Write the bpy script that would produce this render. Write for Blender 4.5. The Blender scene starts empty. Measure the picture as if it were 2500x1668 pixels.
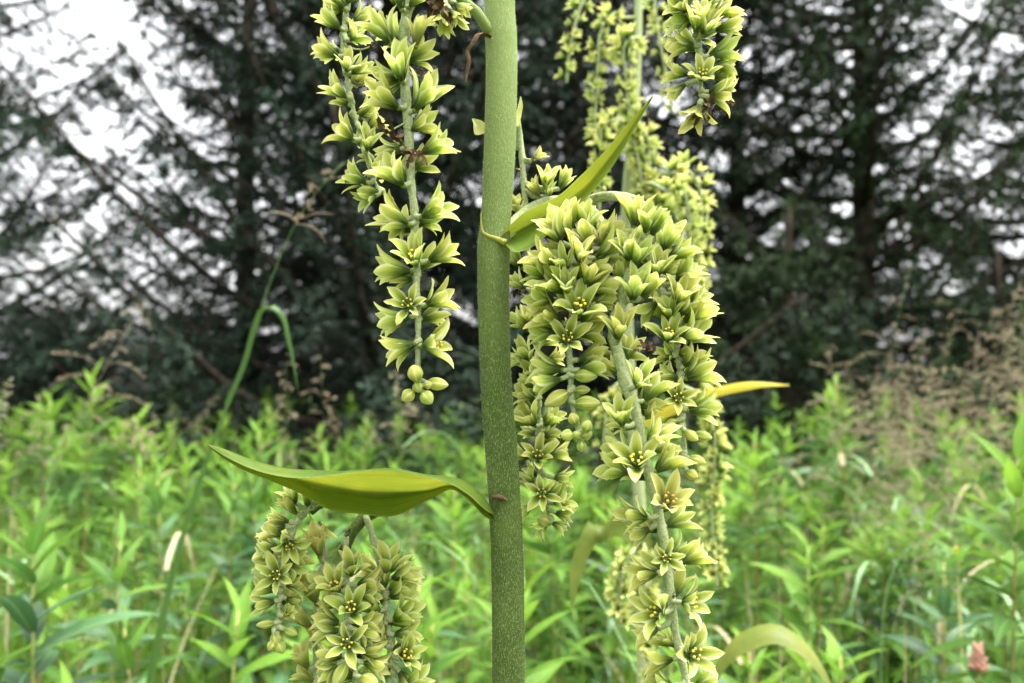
import bpy, math, random
import numpy as np
from mathutils import Vector, Matrix

R = math.radians
rng = np.random.default_rng(7)
random.seed(7)
scene = bpy.context.scene
COL = scene.collection

# ------------------------------------------------------------------ camera
CAM_Z = 1.20
PITCH = 3.6
FOCAL, SENSOR = 28.0, 36.0
cam_d = bpy.data.cameras.new('camera')
cam_d.lens = FOCAL
cam_d.sensor_width = SENSOR
cam_d.clip_start = 0.01
cam_d.clip_end = 3000
cam_d.dof.use_dof = True
cam_d.dof.focus_distance = 0.335
cam_d.dof.aperture_fstop = 9.0
cam = bpy.data.objects.new('camera', cam_d)
COL.objects.link(cam)
cam.location = (0, 0, CAM_Z)
cam.rotation_euler = (R(90 + PITCH), 0, 0)
scene.camera = cam

# ------------------------------------------------------------------ sky, sun, exposure
SUN_EL, SUN_AZ = 74.0, 110.0          # degrees; azimuth clockwise from +Y
world = bpy.data.worlds.new('World')
scene.world = world
world.use_nodes = True
wt = world.node_tree
wt.nodes.clear()
sky = wt.nodes.new('ShaderNodeTexSky')
sky.sky_type = 'NISHITA'
sky.sun_disc = False
sky.sun_elevation = R(SUN_EL)
sky.sun_rotation = R(SUN_AZ)
sky.air_density = 1.0
sky.dust_density = 6.0
hs = wt.nodes.new('ShaderNodeHueSaturation')      # cloud cover: the blue washed out
hs.inputs['Saturation'].default_value = 0.10
bg = wt.nodes.new('ShaderNodeBackground')
bg.inputs['Strength'].default_value = 0.15
wo = wt.nodes.new('ShaderNodeOutputWorld')
wt.links.new(sky.outputs[0], hs.inputs['Color'])
wt.links.new(hs.outputs[0], bg.inputs['Color'])
wt.links.new(bg.outputs[0], wo.inputs['Surface'])

sun_d = bpy.data.lights.new('sun', 'SUN')
sun_d.energy = 1.5
sun_d.angle = R(40)
sun_d.color = (1.0, 0.98, 0.94)
sun = bpy.data.objects.new('sun', sun_d)
COL.objects.link(sun)
sd = Vector((math.sin(R(SUN_AZ)) * math.cos(R(SUN_EL)), math.cos(R(SUN_AZ)) * math.cos(R(SUN_EL)), math.sin(R(SUN_EL))))
sun.rotation_euler = sd.to_track_quat('Z', 'Y').to_euler()

scene.view_settings.view_transform = 'Standard'
scene.view_settings.look = 'None'
scene.view_settings.gamma = 1.0
scene.view_settings.use_curve_mapping = False
scene.view_settings.exposure = 2.2
scene.render.engine = 'CYCLES'
scene.cycles.max_bounces = 4
scene.cycles.diffuse_bounces = 3
scene.cycles.glossy_bounces = 2
scene.cycles.transmission_bounces = 4
scene.cycles.caustics_reflective = False
scene.cycles.caustics_refractive = False
scene.cycles.use_denoising = True
scene.cycles.adaptive_threshold = 0.03

# ------------------------------------------------------------------ picture geometry
_p = R(PITCH)
FWD = Vector((0, math.cos(_p), math.sin(_p)))
UP = Vector((0, -math.sin(_p), math.cos(_p)))
RIGHT = Vector((1, 0, 0))
CAM = Vector((0, 0, CAM_Z))
TW = SENSOR / FOCAL
PX = TW / 2500.0                      # metres per photo pixel at 1 m

def at(x, y, d):
    """photo position (2500 x 1668) at distance d in front of the camera -> point in the place"""
    return CAM + FWD * d + RIGHT * ((x - 1250) * PX * d) + UP * (-(y - 834) * PX * d)

def at_v(x, y, d):                    # the same with 2350-wide readings
    return at(x / 0.94, y / 0.94, d)

# ------------------------------------------------------------------ tagging and mesh helpers
def tag(o, label=None, cat=None, group=None, kind=None):
    if label: o['label'] = label
    if cat: o['category'] = cat
    if group: o['group'] = group
    if kind: o['kind'] = kind
    return o

def empty(name, loc=(0, 0, 0)):
    o = bpy.data.objects.new(name, None)
    o.empty_display_size = 0.02
    COL.objects.link(o)
    o.location = loc
    return o

def link(name, me, parent=None, matrix=None):
    o = bpy.data.objects.new(name, me)
    COL.objects.link(o)
    if parent is not None:
        o.parent = parent
    if matrix is not None:
        o.matrix_local = matrix
    return o

class MB:
    def __init__(self):
        self.v, self.f, self.m, self.uv, self.n = [], [], [], [], 0
    def add(self, v, f, mat=0, uv=None):
        v = np.asarray(v, float)
        self.v.append(v)
        self.uv.append(np.zeros((len(v), 2)) if uv is None else np.asarray(uv, float))
        self.f += [tuple(i + self.n for i in q) for q in f]
        self.m += [mat] * len(f)
        self.n += len(v)
    def mesh(self, name, mats, smooth=True):
        v = np.concatenate(self.v)
        uv = np.concatenate(self.uv)
        me = bpy.data.meshes.new(name)
        me.from_pydata(v.tolist(), [], self.f)
        for m in mats: me.materials.append(m)
        me.polygons.foreach_set('material_index', self.m)
        if smooth: me.polygons.foreach_set('use_smooth', [True] * len(self.f))
        ul = me.uv_layers.new(name='UVMap')
        li = np.empty(len(me.loops), np.int32)
        me.loops.foreach_get('vertex_index', li)
        ul.data.foreach_set('uv', uv[li].ravel())
        me.update()
        return me

def big_mesh(name, verts, faces, mats, uv=None, smooth=False, mat_idx=None):
    """verts (N,3), faces (M,k) arrays -> mesh quickly"""
    me = bpy.data.meshes.new(name)
    k = faces.shape[1]
    me.vertices.add(len(verts)); me.vertices.foreach_set('co', verts.astype(np.float32).ravel())
    me.loops.add(faces.size); me.loops.foreach_set('vertex_index', faces.astype(np.int32).ravel())
    me.polygons.add(len(faces))
    me.polygons.foreach_set('loop_start', np.arange(0, faces.size, k, dtype=np.int32))
    me.polygons.foreach_set('loop_total', np.full(len(faces), k, np.int32))
    for m in mats: me.materials.append(m)
    if mat_idx is not None: me.polygons.foreach_set('material_index', mat_idx.astype(np.int32))
    if smooth: me.polygons.foreach_set('use_smooth', np.ones(len(faces), bool))
    if uv is not None:
        ul = me.uv_layers.new(name='UVMap')
        ul.data.foreach_set('uv', uv[faces.ravel()].astype(np.float32).ravel())
    me.update(calc_edges=True)
    return me

def spline(pts, n):
    """Catmull-Rom through pts (k,dim) resampled to n points, even by chord"""
    P = np.asarray([tuple(p) for p in pts], float)
    if len(P) == 2:
        t = np.linspace(0, 1, n)[:, None]
        return P[0] * (1 - t) + P[1] * t
    ch = np.r_[0, np.cumsum(np.linalg.norm(np.diff(P, axis=0), axis=1) + 1e-9)]
    h = np.diff(ch)[:, None]; D = np.diff(P, axis=0) / h
    T = np.vstack([D[:1], (D[:-1] * h[1:] + D[1:] * h[:-1]) / (h[1:] + h[:-1]), D[-1:]])
    x = np.linspace(0, ch[-1], n)
    i = np.clip(np.searchsorted(ch, x, 'right') - 1, 0, len(P) - 2)
    hh = h[i]; t = (x - ch[i])[:, None] / hh
    return (P[i] * (2 * t ** 3 - 3 * t ** 2 + 1) + T[i] * hh * (t ** 3 - 2 * t ** 2 + t)
            + P[i + 1] * (-2 * t ** 3 + 3 * t ** 2) + T[i + 1] * hh * (t ** 3 - t ** 2))

def frames(P):
    T = np.gradient(P, axis=0)
    T /= np.linalg.norm(T, axis=1)[:, None] + 1e-12
    n = np.cross(T[0], [0.3, 0.2, 0.93]);
    if np.linalg.norm(n) < 0.1: n = np.cross(T[0], [1, 0, 0])
    n /= np.linalg.norm(n)
    N, B = [], []
    for t in T:
        n = n - t * np.dot(n, t); n /= np.linalg.norm(n)
        N.append(n); B.append(np.cross(t, n))
    return T, np.array(N), np.array(B)

def tube(P, rad, n=8, jitter=0.0, r=None):
    P = np.asarray(P, float); k = len(P)
    rad = np.broadcast_to(np.asarray(rad, float), (k,))
    T, N, B = frames(P)
    a = np.linspace(0, 2 * np.pi, n, endpoint=False)
    rr = rad[:, None] * np.ones((1, n))
    if jitter: rr = rr * (1 + (r or rng).normal(0, jitter, rr.shape))
    V = P[:, None] + rr[..., None] * (np.cos(a)[None, :, None] * N[:, None] + np.sin(a)[None, :, None] * B[:, None])
    V = V.reshape(-1, 3)
    uv = np.stack(np.meshgrid(np.linspace(0, 1, k), np.linspace(0, 1, n), indexing='ij')[::-1], -1).reshape(-1, 2)
    F = []
    for i in range(k - 1):
        for j in range(n):
            j2 = (j + 1) % n
            F.append((i * n + j, i * n + j2, (i + 1) * n + j2, (i + 1) * n + j))
    F.append(tuple(range(n - 1, -1, -1)))
    F.append(tuple((k - 1) * n + j for j in range(n)))
    return V, F, uv

def ellipsoid(c, ax, r, l, n=8, m=6, ridges=0, point=0.0):
    """egg along unit axis ax starting at c, length l, radius r"""
    ax = np.asarray(ax, float); ax = ax / np.linalg.norm(ax)
    h = np.cross(ax, [0.31, 0.9, 0.2]); h /= np.linalg.norm(h); g = np.cross(ax, h)
    V, uv = [], []
    for i in range(m + 1):
        t = i / m
        rr = r * (math.sin(math.pi * (0.03 + 0.94 * t)) ** 0.75) * (1 - point * t)
        for j in range(n):
            a = 2 * math.pi * j / n
            q = rr * (1 + ridges * math.cos(3 * a))
            V.append(np.asarray(c) + ax * (l * t) + q * (math.cos(a) * h + math.sin(a) * g))
            uv.append((0.5 + 0.45 * math.cos(3 * a), t))
    F = []
    for i in range(m):
        for j in range(n):
            j2 = (j + 1) % n
            F.append((i * n + j, i * n + j2, (i + 1) * n + j2, (i + 1) * n + j))
    F.append(tuple(range(n - 1, -1, -1))); F.append(tuple(m * n + j for j in range(n)))
    return V, F, uv

# ------------------------------------------------------------------ materials
def new_mat(name):
    m = bpy.data.materials.new(name); m.use_nodes = True
    nt = m.node_tree; nt.nodes.clear()
    return m, nt

def N(nt, t, **kw):
    n = nt.nodes.new(t)
    for k, v in kw.items():
        if hasattr(n, k) and k not in n.inputs: setattr(n, k, v)
        else: n.inputs[k].default_value = v
    return n

def ramp(nt, fac, stops, interp='LINEAR'):
    n = nt.nodes.new('ShaderNodeValToRGB')
    n.color_ramp.interpolation = interp
    e = n.color_ramp.elements
    e[0].position, e[0].color = stops[0][0], (*stops[0][1], 1)
    e[1].position, e[1].color = stops[-1][0], (*stops[-1][1], 1)
    for p, c in stops[1:-1]:
        x = e.new(p); x.color = (*c, 1)
    nt.links.new(fac, n.inputs[0])
    return n.outputs[0]

def mixc(nt, fac, a, b, mode='MIX'):
    n = nt.nodes.new('ShaderNodeMix'); n.data_type = 'RGBA'; n.blend_type = mode
    for sock, v in ((n.inputs[0], fac), (n.inputs[6], a), (n.inputs[7], b)):
        if isinstance(v, (int, float)): sock.default_value = v
        elif isinstance(v, tuple): sock.default_value = (*v, 1)
        else: nt.links.new(v, sock)
    return n.outputs[2]

def mth(nt, op, a, b=0.0, clamp=False):
    n = nt.nodes.new('ShaderNodeMath'); n.operation = op; n.use_clamp = clamp
    for s, v in ((n.inputs[0], a), (n.inputs[1], b)):
        if isinstance(v, (int, float)): s.default_value = v
        else: nt.links.new(v, s)
    return n.outputs[0]

def noise(nt, vec, scale, detail=3.0, rough=0.6):
    n = N(nt, 'ShaderNodeTexNoise'); n.inputs['Scale'].default_value = scale
    n.inputs['Detail'].default_value = detail; n.inputs['Roughness'].default_value = rough
    if vec is not None: nt.links.new(vec, n.inputs['Vector'])
    return n.outputs[0]

def coords(nt, kind='Object'):
    return nt.nodes.new('ShaderNodeTexCoord').outputs[kind]

def scaled(nt, vec, s):
    n = nt.nodes.new('ShaderNodeVectorMath'); n.operation = 'MULTIPLY'
    nt.links.new(vec, n.inputs[0]); n.inputs[1].default_value = s
    return n.outputs[0]

def bumpn(nt, h, dist, strength=0.5):
    n = nt.nodes.new('ShaderNodeBump'); n.inputs['Distance'].default_value = dist
    n.inputs['Strength'].default_value = strength
    nt.links.new(h, n.inputs['Height'])
    return n.outputs[0]

def leaf_out(nt, col, trans=0.4, tcol=None, rough=0.55, spec=0.25, normal=None):
    """a thin leaf: reflecting + letting light through"""
    p = N(nt, 'ShaderNodeBsdfPrincipled'); p.inputs['Roughness'].default_value = rough
    p.inputs['Specular IOR Level'].default_value = spec
    nt.links.new(col, p.inputs['Base Color'])
    t = N(nt, 'ShaderNodeBsdfTranslucent')
    nt.links.new(tcol if tcol is not None else col, t.inputs['Color'])
    if normal is not None:
        nt.links.new(normal, p.inputs['Normal'])
    mx = N(nt, 'ShaderNodeMixShader'); mx.inputs[0].default_value = trans
    nt.links.new(p.outputs[0], mx.inputs[1]); nt.links.new(t.outputs[0], mx.inputs[2])
    o = N(nt, 'ShaderNodeOutputMaterial'); nt.links.new(mx.outputs[0], o.inputs['Surface'])

def solid_out(nt, col, rough=0.7, spec=0.2, normal=None):
    p = N(nt, 'ShaderNodeBsdfPrincipled'); p.inputs['Roughness'].default_value = rough
    p.inputs['Specular IOR Level'].default_value = spec
    nt.links.new(col, p.inputs['Base Color'])
    if normal is not None: nt.links.new(normal, p.inputs['Normal'])
    o = N(nt, 'ShaderNodeOutputMaterial'); nt.links.new(p.outputs[0], o.inputs['Surface'])
    return p

def obj_rand(nt):
    return nt.nodes.new('ShaderNodeObjectInfo').outputs['Random']

def uv_xy(nt):
    s = nt.nodes.new('ShaderNodeSeparateXYZ')
    nt.links.new(nt.nodes.new('ShaderNodeUVMap').outputs[0], s.inputs[0])
    return s.outputs[0], s.outputs[1]

def make_tepal(name, warm=0.0):
    m, nt = new_mat(name)
    u, v = uv_xy(nt)
    au = mth(nt, 'MULTIPLY', mth(nt, 'ABSOLUTE', mth(nt, 'SUBTRACT', u, 0.5)), 2.0)   # 0 midrib .. 1 edge
    nz = noise(nt, coords(nt), 260.0, 3)
    vv = mth(nt, 'ADD', v, mth(nt, 'MULTIPLY', mth(nt, 'SUBTRACT', nz, 0.5), 0.14))
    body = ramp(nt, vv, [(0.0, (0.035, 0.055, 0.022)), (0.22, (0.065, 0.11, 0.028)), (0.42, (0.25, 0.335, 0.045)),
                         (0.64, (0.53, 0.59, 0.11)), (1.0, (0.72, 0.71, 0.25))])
    # green veins
    wv = N(nt, 'ShaderNodeMath', operation='SINE'); nt.links.new(mth(nt, 'MULTIPLY', u, 44.0), wv.inputs[0])
    vein = mth(nt, 'MULTIPLY', mth(nt, 'GREATER_THAN', wv.outputs[0], 0.45), mth(nt, 'SUBTRACT', 0.85, v, True), True)
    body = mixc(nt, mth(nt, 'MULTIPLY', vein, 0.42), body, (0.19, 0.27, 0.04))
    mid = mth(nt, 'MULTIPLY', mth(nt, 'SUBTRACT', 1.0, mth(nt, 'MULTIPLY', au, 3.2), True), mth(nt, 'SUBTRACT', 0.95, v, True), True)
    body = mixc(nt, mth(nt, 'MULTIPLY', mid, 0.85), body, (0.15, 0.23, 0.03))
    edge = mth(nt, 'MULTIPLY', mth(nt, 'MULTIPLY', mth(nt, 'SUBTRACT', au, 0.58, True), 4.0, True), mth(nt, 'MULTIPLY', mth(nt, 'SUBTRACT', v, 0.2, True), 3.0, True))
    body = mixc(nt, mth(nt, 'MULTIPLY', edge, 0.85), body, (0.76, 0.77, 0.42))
    tint = ramp(nt, obj_rand(nt), [(0.0, (0.88, 0.95, 0.85)), (0.5, (1, 1, 1)), (1.0, (1.06, 1.0, 0.95))])
    body = mixc(nt, 1.0, body, tint, 'MULTIPLY')
    # brownish flecks at a few places
    fl = noise(nt, coords(nt), 120.0, 2)
    body = mixc(nt, mth(nt, 'MULTIPLY', mth(nt, 'GREATER_THAN', fl, 0.72), 0.45), body, (0.30, 0.17, 0.05))
    if warm: body = mixc(nt, warm, body, (0.50, 0.42, 0.13))
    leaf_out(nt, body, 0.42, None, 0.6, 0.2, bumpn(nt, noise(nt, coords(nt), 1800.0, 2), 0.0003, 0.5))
    return m

M = {}
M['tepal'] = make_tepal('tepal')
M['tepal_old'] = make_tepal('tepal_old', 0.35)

def simple_leaf(name, stops, trans=0.4, nscale=60.0, rough=0.5, spec=0.25, rnd=0.35, veins=0.0, stretch=None):
    m, nt = new_mat(name)
    v = coords(nt)
    if stretch: v = scaled(nt, v, stretch)
    f = noise(nt, v, nscale, 3)
    f = mth(nt, 'ADD', mth(nt, 'MULTIPLY', mth(nt, 'SUBTRACT', f, 0.5), 1.3), 0.5)
    f = mth(nt, 'ADD', mth(nt, 'MULTIPLY', f, 1 - rnd), mth(nt, 'MULTIPLY', obj_rand(nt), rnd), True)
    c = ramp(nt, f, stops)
    if veins:
        u, vv = uv_xy(nt)
        au = mth(nt, 'ABSOLUTE', mth(nt, 'SUBTRACT', u, 0.5))
        c = mixc(nt, mth(nt, 'MULTIPLY', mth(nt, 'SUBTRACT', 1.0, mth(nt, 'MULTIPLY', au, 16.0), True), veins), c, (0.30, 0.42, 0.16))
    leaf_out(nt, c, trans, None, rough, spec)
    return m

def solid(name, stops, nscale=80.0, rough=0.75, spec=0.15, bump=0.0, stretch=None, rnd=0.0):
    m, nt = new_mat(name)
    v = coords(nt)
    if stretch: v = scaled(nt, v, stretch)
    f = noise(nt, v, nscale, 4, 0.65)
    f = mth(nt, 'ADD', mth(nt, 'MULTIPLY', mth(nt, 'SUBTRACT', f, 0.5), 1.7), 0.5)
    if rnd: f = mth(nt, 'ADD', mth(nt, 'MULTIPLY', f, 1 - rnd), mth(nt, 'MULTIPLY', obj_rand(nt), rnd), True)
    solid_out(nt, ramp(nt, f, stops), rough, spec, bumpn(nt, f, bump, 0.6) if bump else None)
    return m

# hellebore
def make_stem_mat():
    m, nt = new_mat('stem_skin')
    v = scaled(nt, coords(nt), (1.0, 1.0, 0.28))
    f = noise(nt, v, 2300.0, 3, 0.7)
    g = noise(nt, coords(nt), 55.0, 3)
    sp = mth(nt, 'MULTIPLY', mth(nt, 'SUBTRACT', f, 0.53, True), 7.0, True)
    base = ramp(nt, g, [(0.3, (0.052, 0.086, 0.015)), (0.7, (0.082, 0.125, 0.024))])
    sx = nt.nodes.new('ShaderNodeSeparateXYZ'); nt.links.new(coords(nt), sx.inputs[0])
    young = mth(nt, 'MULTIPLY', mth(nt, 'SUBTRACT', sx.outputs[2], 1.20), 7.0, True)      # base colour gets paler towards the top of the stem
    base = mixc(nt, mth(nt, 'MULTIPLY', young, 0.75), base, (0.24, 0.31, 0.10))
    c = mixc(nt, mth(nt, 'MULTIPLY', sp, 0.42), base, (0.42, 0.48, 0.25))
    li = mth(nt, 'GREATER_THAN', noise(nt, scaled(nt, coords(nt), (1, 1, 0.05)), 700.0, 2), 0.68)
    c = mixc(nt, mth(nt, 'MULTIPLY', li, 0.12), c, (0.05, 0.09, 0.02))
    solid_out(nt, c, 0.75, 0.15, bumpn(nt, f, 0.0005, 0.7))
    return m
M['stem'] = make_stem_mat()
M['axis'] = solid('spike_axis_skin', [(0.25, (0.24, 0.29, 0.13)), (0.75, (0.44, 0.48, 0.26))], 900.0, 0.85, 0.1, 0.0004)
M['fuzz'] = simple_leaf('fuzz_hair', [(0.2, (0.48, 0.54, 0.32)), (0.8, (0.66, 0.70, 0.46))], 0.5, 300)
M['ovary'] = solid('ovary', [(0.2, (0.10, 0.14, 0.03)), (0.8, (0.20, 0.24, 0.05))], 400.0)
M['anther'] = solid('anther', [(0.2, (0.62, 0.46, 0.04)), (0.8, (0.75, 0.60, 0.08))], 300.0)
M['anther_old'] = solid('anther_old', [(0.2, (0.28, 0.15, 0.03)), (0.8, (0.45, 0.28, 0.06))], 300.0)
M['withered'] = solid('withered_tissue', [(0.2, (0.045, 0.024, 0.014)), (0.6, (0.12, 0.07, 0.038)), (0.9, (0.24, 0.145, 0.075))], 350.0, 0.8, 0.2, 0.0006, None, 0.3)
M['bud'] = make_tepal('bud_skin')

def make_bract():
    m, nt = new_mat('bract_blade')
    u, v = uv_xy(nt)
    # long parallel veins following the blade
    cx = N(nt, 'ShaderNodeCombineXYZ'); nt.links.new(mth(nt, 'MULTIPLY', u, 38.0), cx.inputs[0]); nt.links.new(mth(nt, 'MULTIPLY', v, 1.6), cx.inputs[1])
    st = noise(nt, cx.outputs[0], 1.0, 2, 0.5)
    g = noise(nt, coords(nt), 38.0, 3)
    c = ramp(nt, g, [(0.30, (0.12, 0.205, 0.028)), (0.5, (0.17, 0.25, 0.03)), (0.70, (0.30, 0.32, 0.035))])
    c = mixc(nt, mth(nt, 'MULTIPLY', mth(nt, 'SUBTRACT', st, 0.47, True), 4.5, True), c, (0.085, 0.155, 0.022))
    au = mth(nt, 'ABSOLUTE', mth(nt, 'SUBTRACT', u, 0.5))
    ed = mth(nt, 'MULTIPLY', mth(nt, 'SUBTRACT', au, 0.462, True), 26.0, True)
    c = mixc(nt, mth(nt, 'MULTIPLY', ed, 0.7), c, (0.40, 0.42, 0.14))
    fl = noise(nt, coords(nt), 330.0, 1)
    c = mixc(nt, mth(nt, 'MULTIPLY', mth(nt, 'GREATER_THAN', fl, 0.765), 0.85), c, (0.07, 0.04, 0.015))
    tip = mth(nt, 'MULTIPLY', mth(nt, 'SUBTRACT', v, 0.965, True), 28.0, True)
    c = mixc(nt, tip, c, (0.28, 0.17, 0.05))
    leaf_out(nt, mixc(nt, 0.6, c, (0.042, 0.098, 0.012)), 0.42, mixc(nt, 0.4, c, (0.46, 0.47, 0.02)), 0.5, 0.25, bumpn(nt, st, 0.0006, 0.5))
    return m
M['bract'] = make_bract()
M['bract_pale'] = simple_leaf('bract_pale', [(0.2, (0.42, 0.42, 0.10)), (0.8, (0.55, 0.55, 0.2))], 0.5, 90)
M['blade'] = simple_leaf('hellebore_blade', [(0.2, (0.10, 0.16, 0.03)), (0.8, (0.24, 0.26, 0.05))], 0.5, 30, 0.45, 0.3, 0.2)
M['blade_yellow'] = simple_leaf('yellowing_blade', [(0.2, (0.42, 0.40, 0.03)), (0.8, (0.55, 0.44, 0.04))], 0.5, 30)
# meadow
M['fw_leaf'] = simple_leaf('fireweed_leaf', [(0.0, (0.036, 0.095, 0.024)), (0.5, (0.080, 0.18, 0.024)), (1.0, (0.155, 0.285, 0.034))], 0.45, 25, 0.55, 0.2, 0.6, 0.35)
M['fw_young'] = simple_leaf('fireweed_young_leaf', [(0.0, (0.105, 0.23, 0.024)), (1.0, (0.19, 0.325, 0.035))], 0.48, 25, 0.55, 0.2, 0.6, 0.25)
M['fw_dark'] = simple_leaf('fireweed_dark_leaf', [(0.0, (0.035, 0.09, 0.04)), (1.0, (0.075, 0.17, 0.055))], 0.3, 25, 0.4, 0.5, 0.6, 0.45)
M['fw_stem'] = solid('fireweed_stem', [(0.2, (0.16, 0.24, 0.05)), (0.55, (0.26, 0.26, 0.07)), (0.9, (0.36, 0.12, 0.06))], 9.0, 0.6, 0.3, 0, (1, 1, 0.6), 0.3)
M['grass_a'] = simple_leaf('grass_blade', [(0.1, (0.045, 0.11, 0.012)), (0.5, (0.115, 0.23, 0.026)), (0.9, (0.24, 0.38, 0.05))], 0.45, 3.5, 0.6, 0.15, 0.0)
M['grass_dry'] = simple_leaf('dry_grass', [(0.1, (0.30, 0.25, 0.13)), (0.9, (0.50, 0.42, 0.26))], 0.35, 12, 0.6, 0.2, 0.3)
M['grass_blue'] = simple_leaf('bluish_grass', [(0.1, (0.14, 0.27, 0.10)), (0.9, (0.24, 0.40, 0.17))], 0.35, 12, 0.4, 0.5, 0.4)
M['grass_dim'] = simple_leaf('grass_deep_green', [(0.1, (0.05, 0.12, 0.025)), (0.9, (0.10, 0.20, 0.04))], 0.35, 12, 0.45, 0.4, 0.3)
M['panicle'] = simple_leaf('grass_seed_head', [(0.0, (0.20, 0.145, 0.105)), (0.5, (0.30, 0.245, 0.165)), (1.0, (0.36, 0.34, 0.21))], 0.4, 40, 0.7, 0.1, 0.5)
M['soil'] = solid('meadow_soil', [(0.2, (0.03, 0.04, 0.015)), (0.6, (0.05, 0.08, 0.025)), (0.9, (0.07, 0.12, 0.03))], 3.0, 0.95, 0.05, 0.03)
M['pink'] = simple_leaf('pink_petal', [(0.0, (0.55, 0.27, 0.20)), (1.0, (0.68, 0.44, 0.33))], 0.4, 60)
M['yellow'] = simple_leaf('yellow_petal', [(0.0, (0.70, 0.52, 0.03)), (1.0, (0.78, 0.62, 0.06))], 0.4, 60)
# spruce
M['bark'] = solid('spruce_bark', [(0.2, (0.020, 0.016, 0.012)), (0.8, (0.055, 0.044, 0.033))], 14.0, 0.95, 0.05, 0.02, (1, 1, 0.35))
def make_needle(name, a, b, c):
    m, nt = new_mat(name)
    f = noise(nt, coords(nt), 2.2, 4)
    f = mth(nt, 'ADD', mth(nt, 'MULTIPLY', mth(nt, 'SUBTRACT', f, 0.5), 2.2), 0.5, True)
    solid_out(nt, ramp(nt, f, [(0.1, a), (0.5, b), (0.9, c)]), 0.75, 0.06)
    return m
M['needle'] = make_needle('spruce_needle', (0.012, 0.013, 0.009), (0.020, 0.030, 0.020), (0.038, 0.064, 0.044))
M['needle_green'] = make_needle('spruce_needle_green', (0.013, 0.015, 0.009), (0.024, 0.038, 0.019), (0.052, 0.086, 0.034))

# ------------------------------------------------------------------ ground
def make_ground():
    n = 60
    g = np.linspace(-1, 1, n)
    xs = np.sign(g) * (np.abs(g) ** 3) * 600
    X, Y = np.meshgrid(xs, xs + 0.0, indexing='ij')
    d = np.hypot(X, Y)
    Z = 0.05 * np.sin(X * 0.9) * np.cos(Y * 0.7) * (d < 40) - np.clip(d - 12, 0, 60) * 0.03
    V = np.stack([X, Y, Z], -1).reshape(-1, 3)
    i, j = np.meshgrid(np.arange(n - 1), np.arange(n - 1), indexing='ij')
    a = (i * n + j).ravel()
    F = np.stack([a, a + n, a + n + 1, a + 1], 1)
    o = link('ground', big_mesh('ground', V, F, [M['soil']], smooth=True))
    tag(o, 'dark soil of the meadow under the plants', kind='structure')
make_ground()

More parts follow.
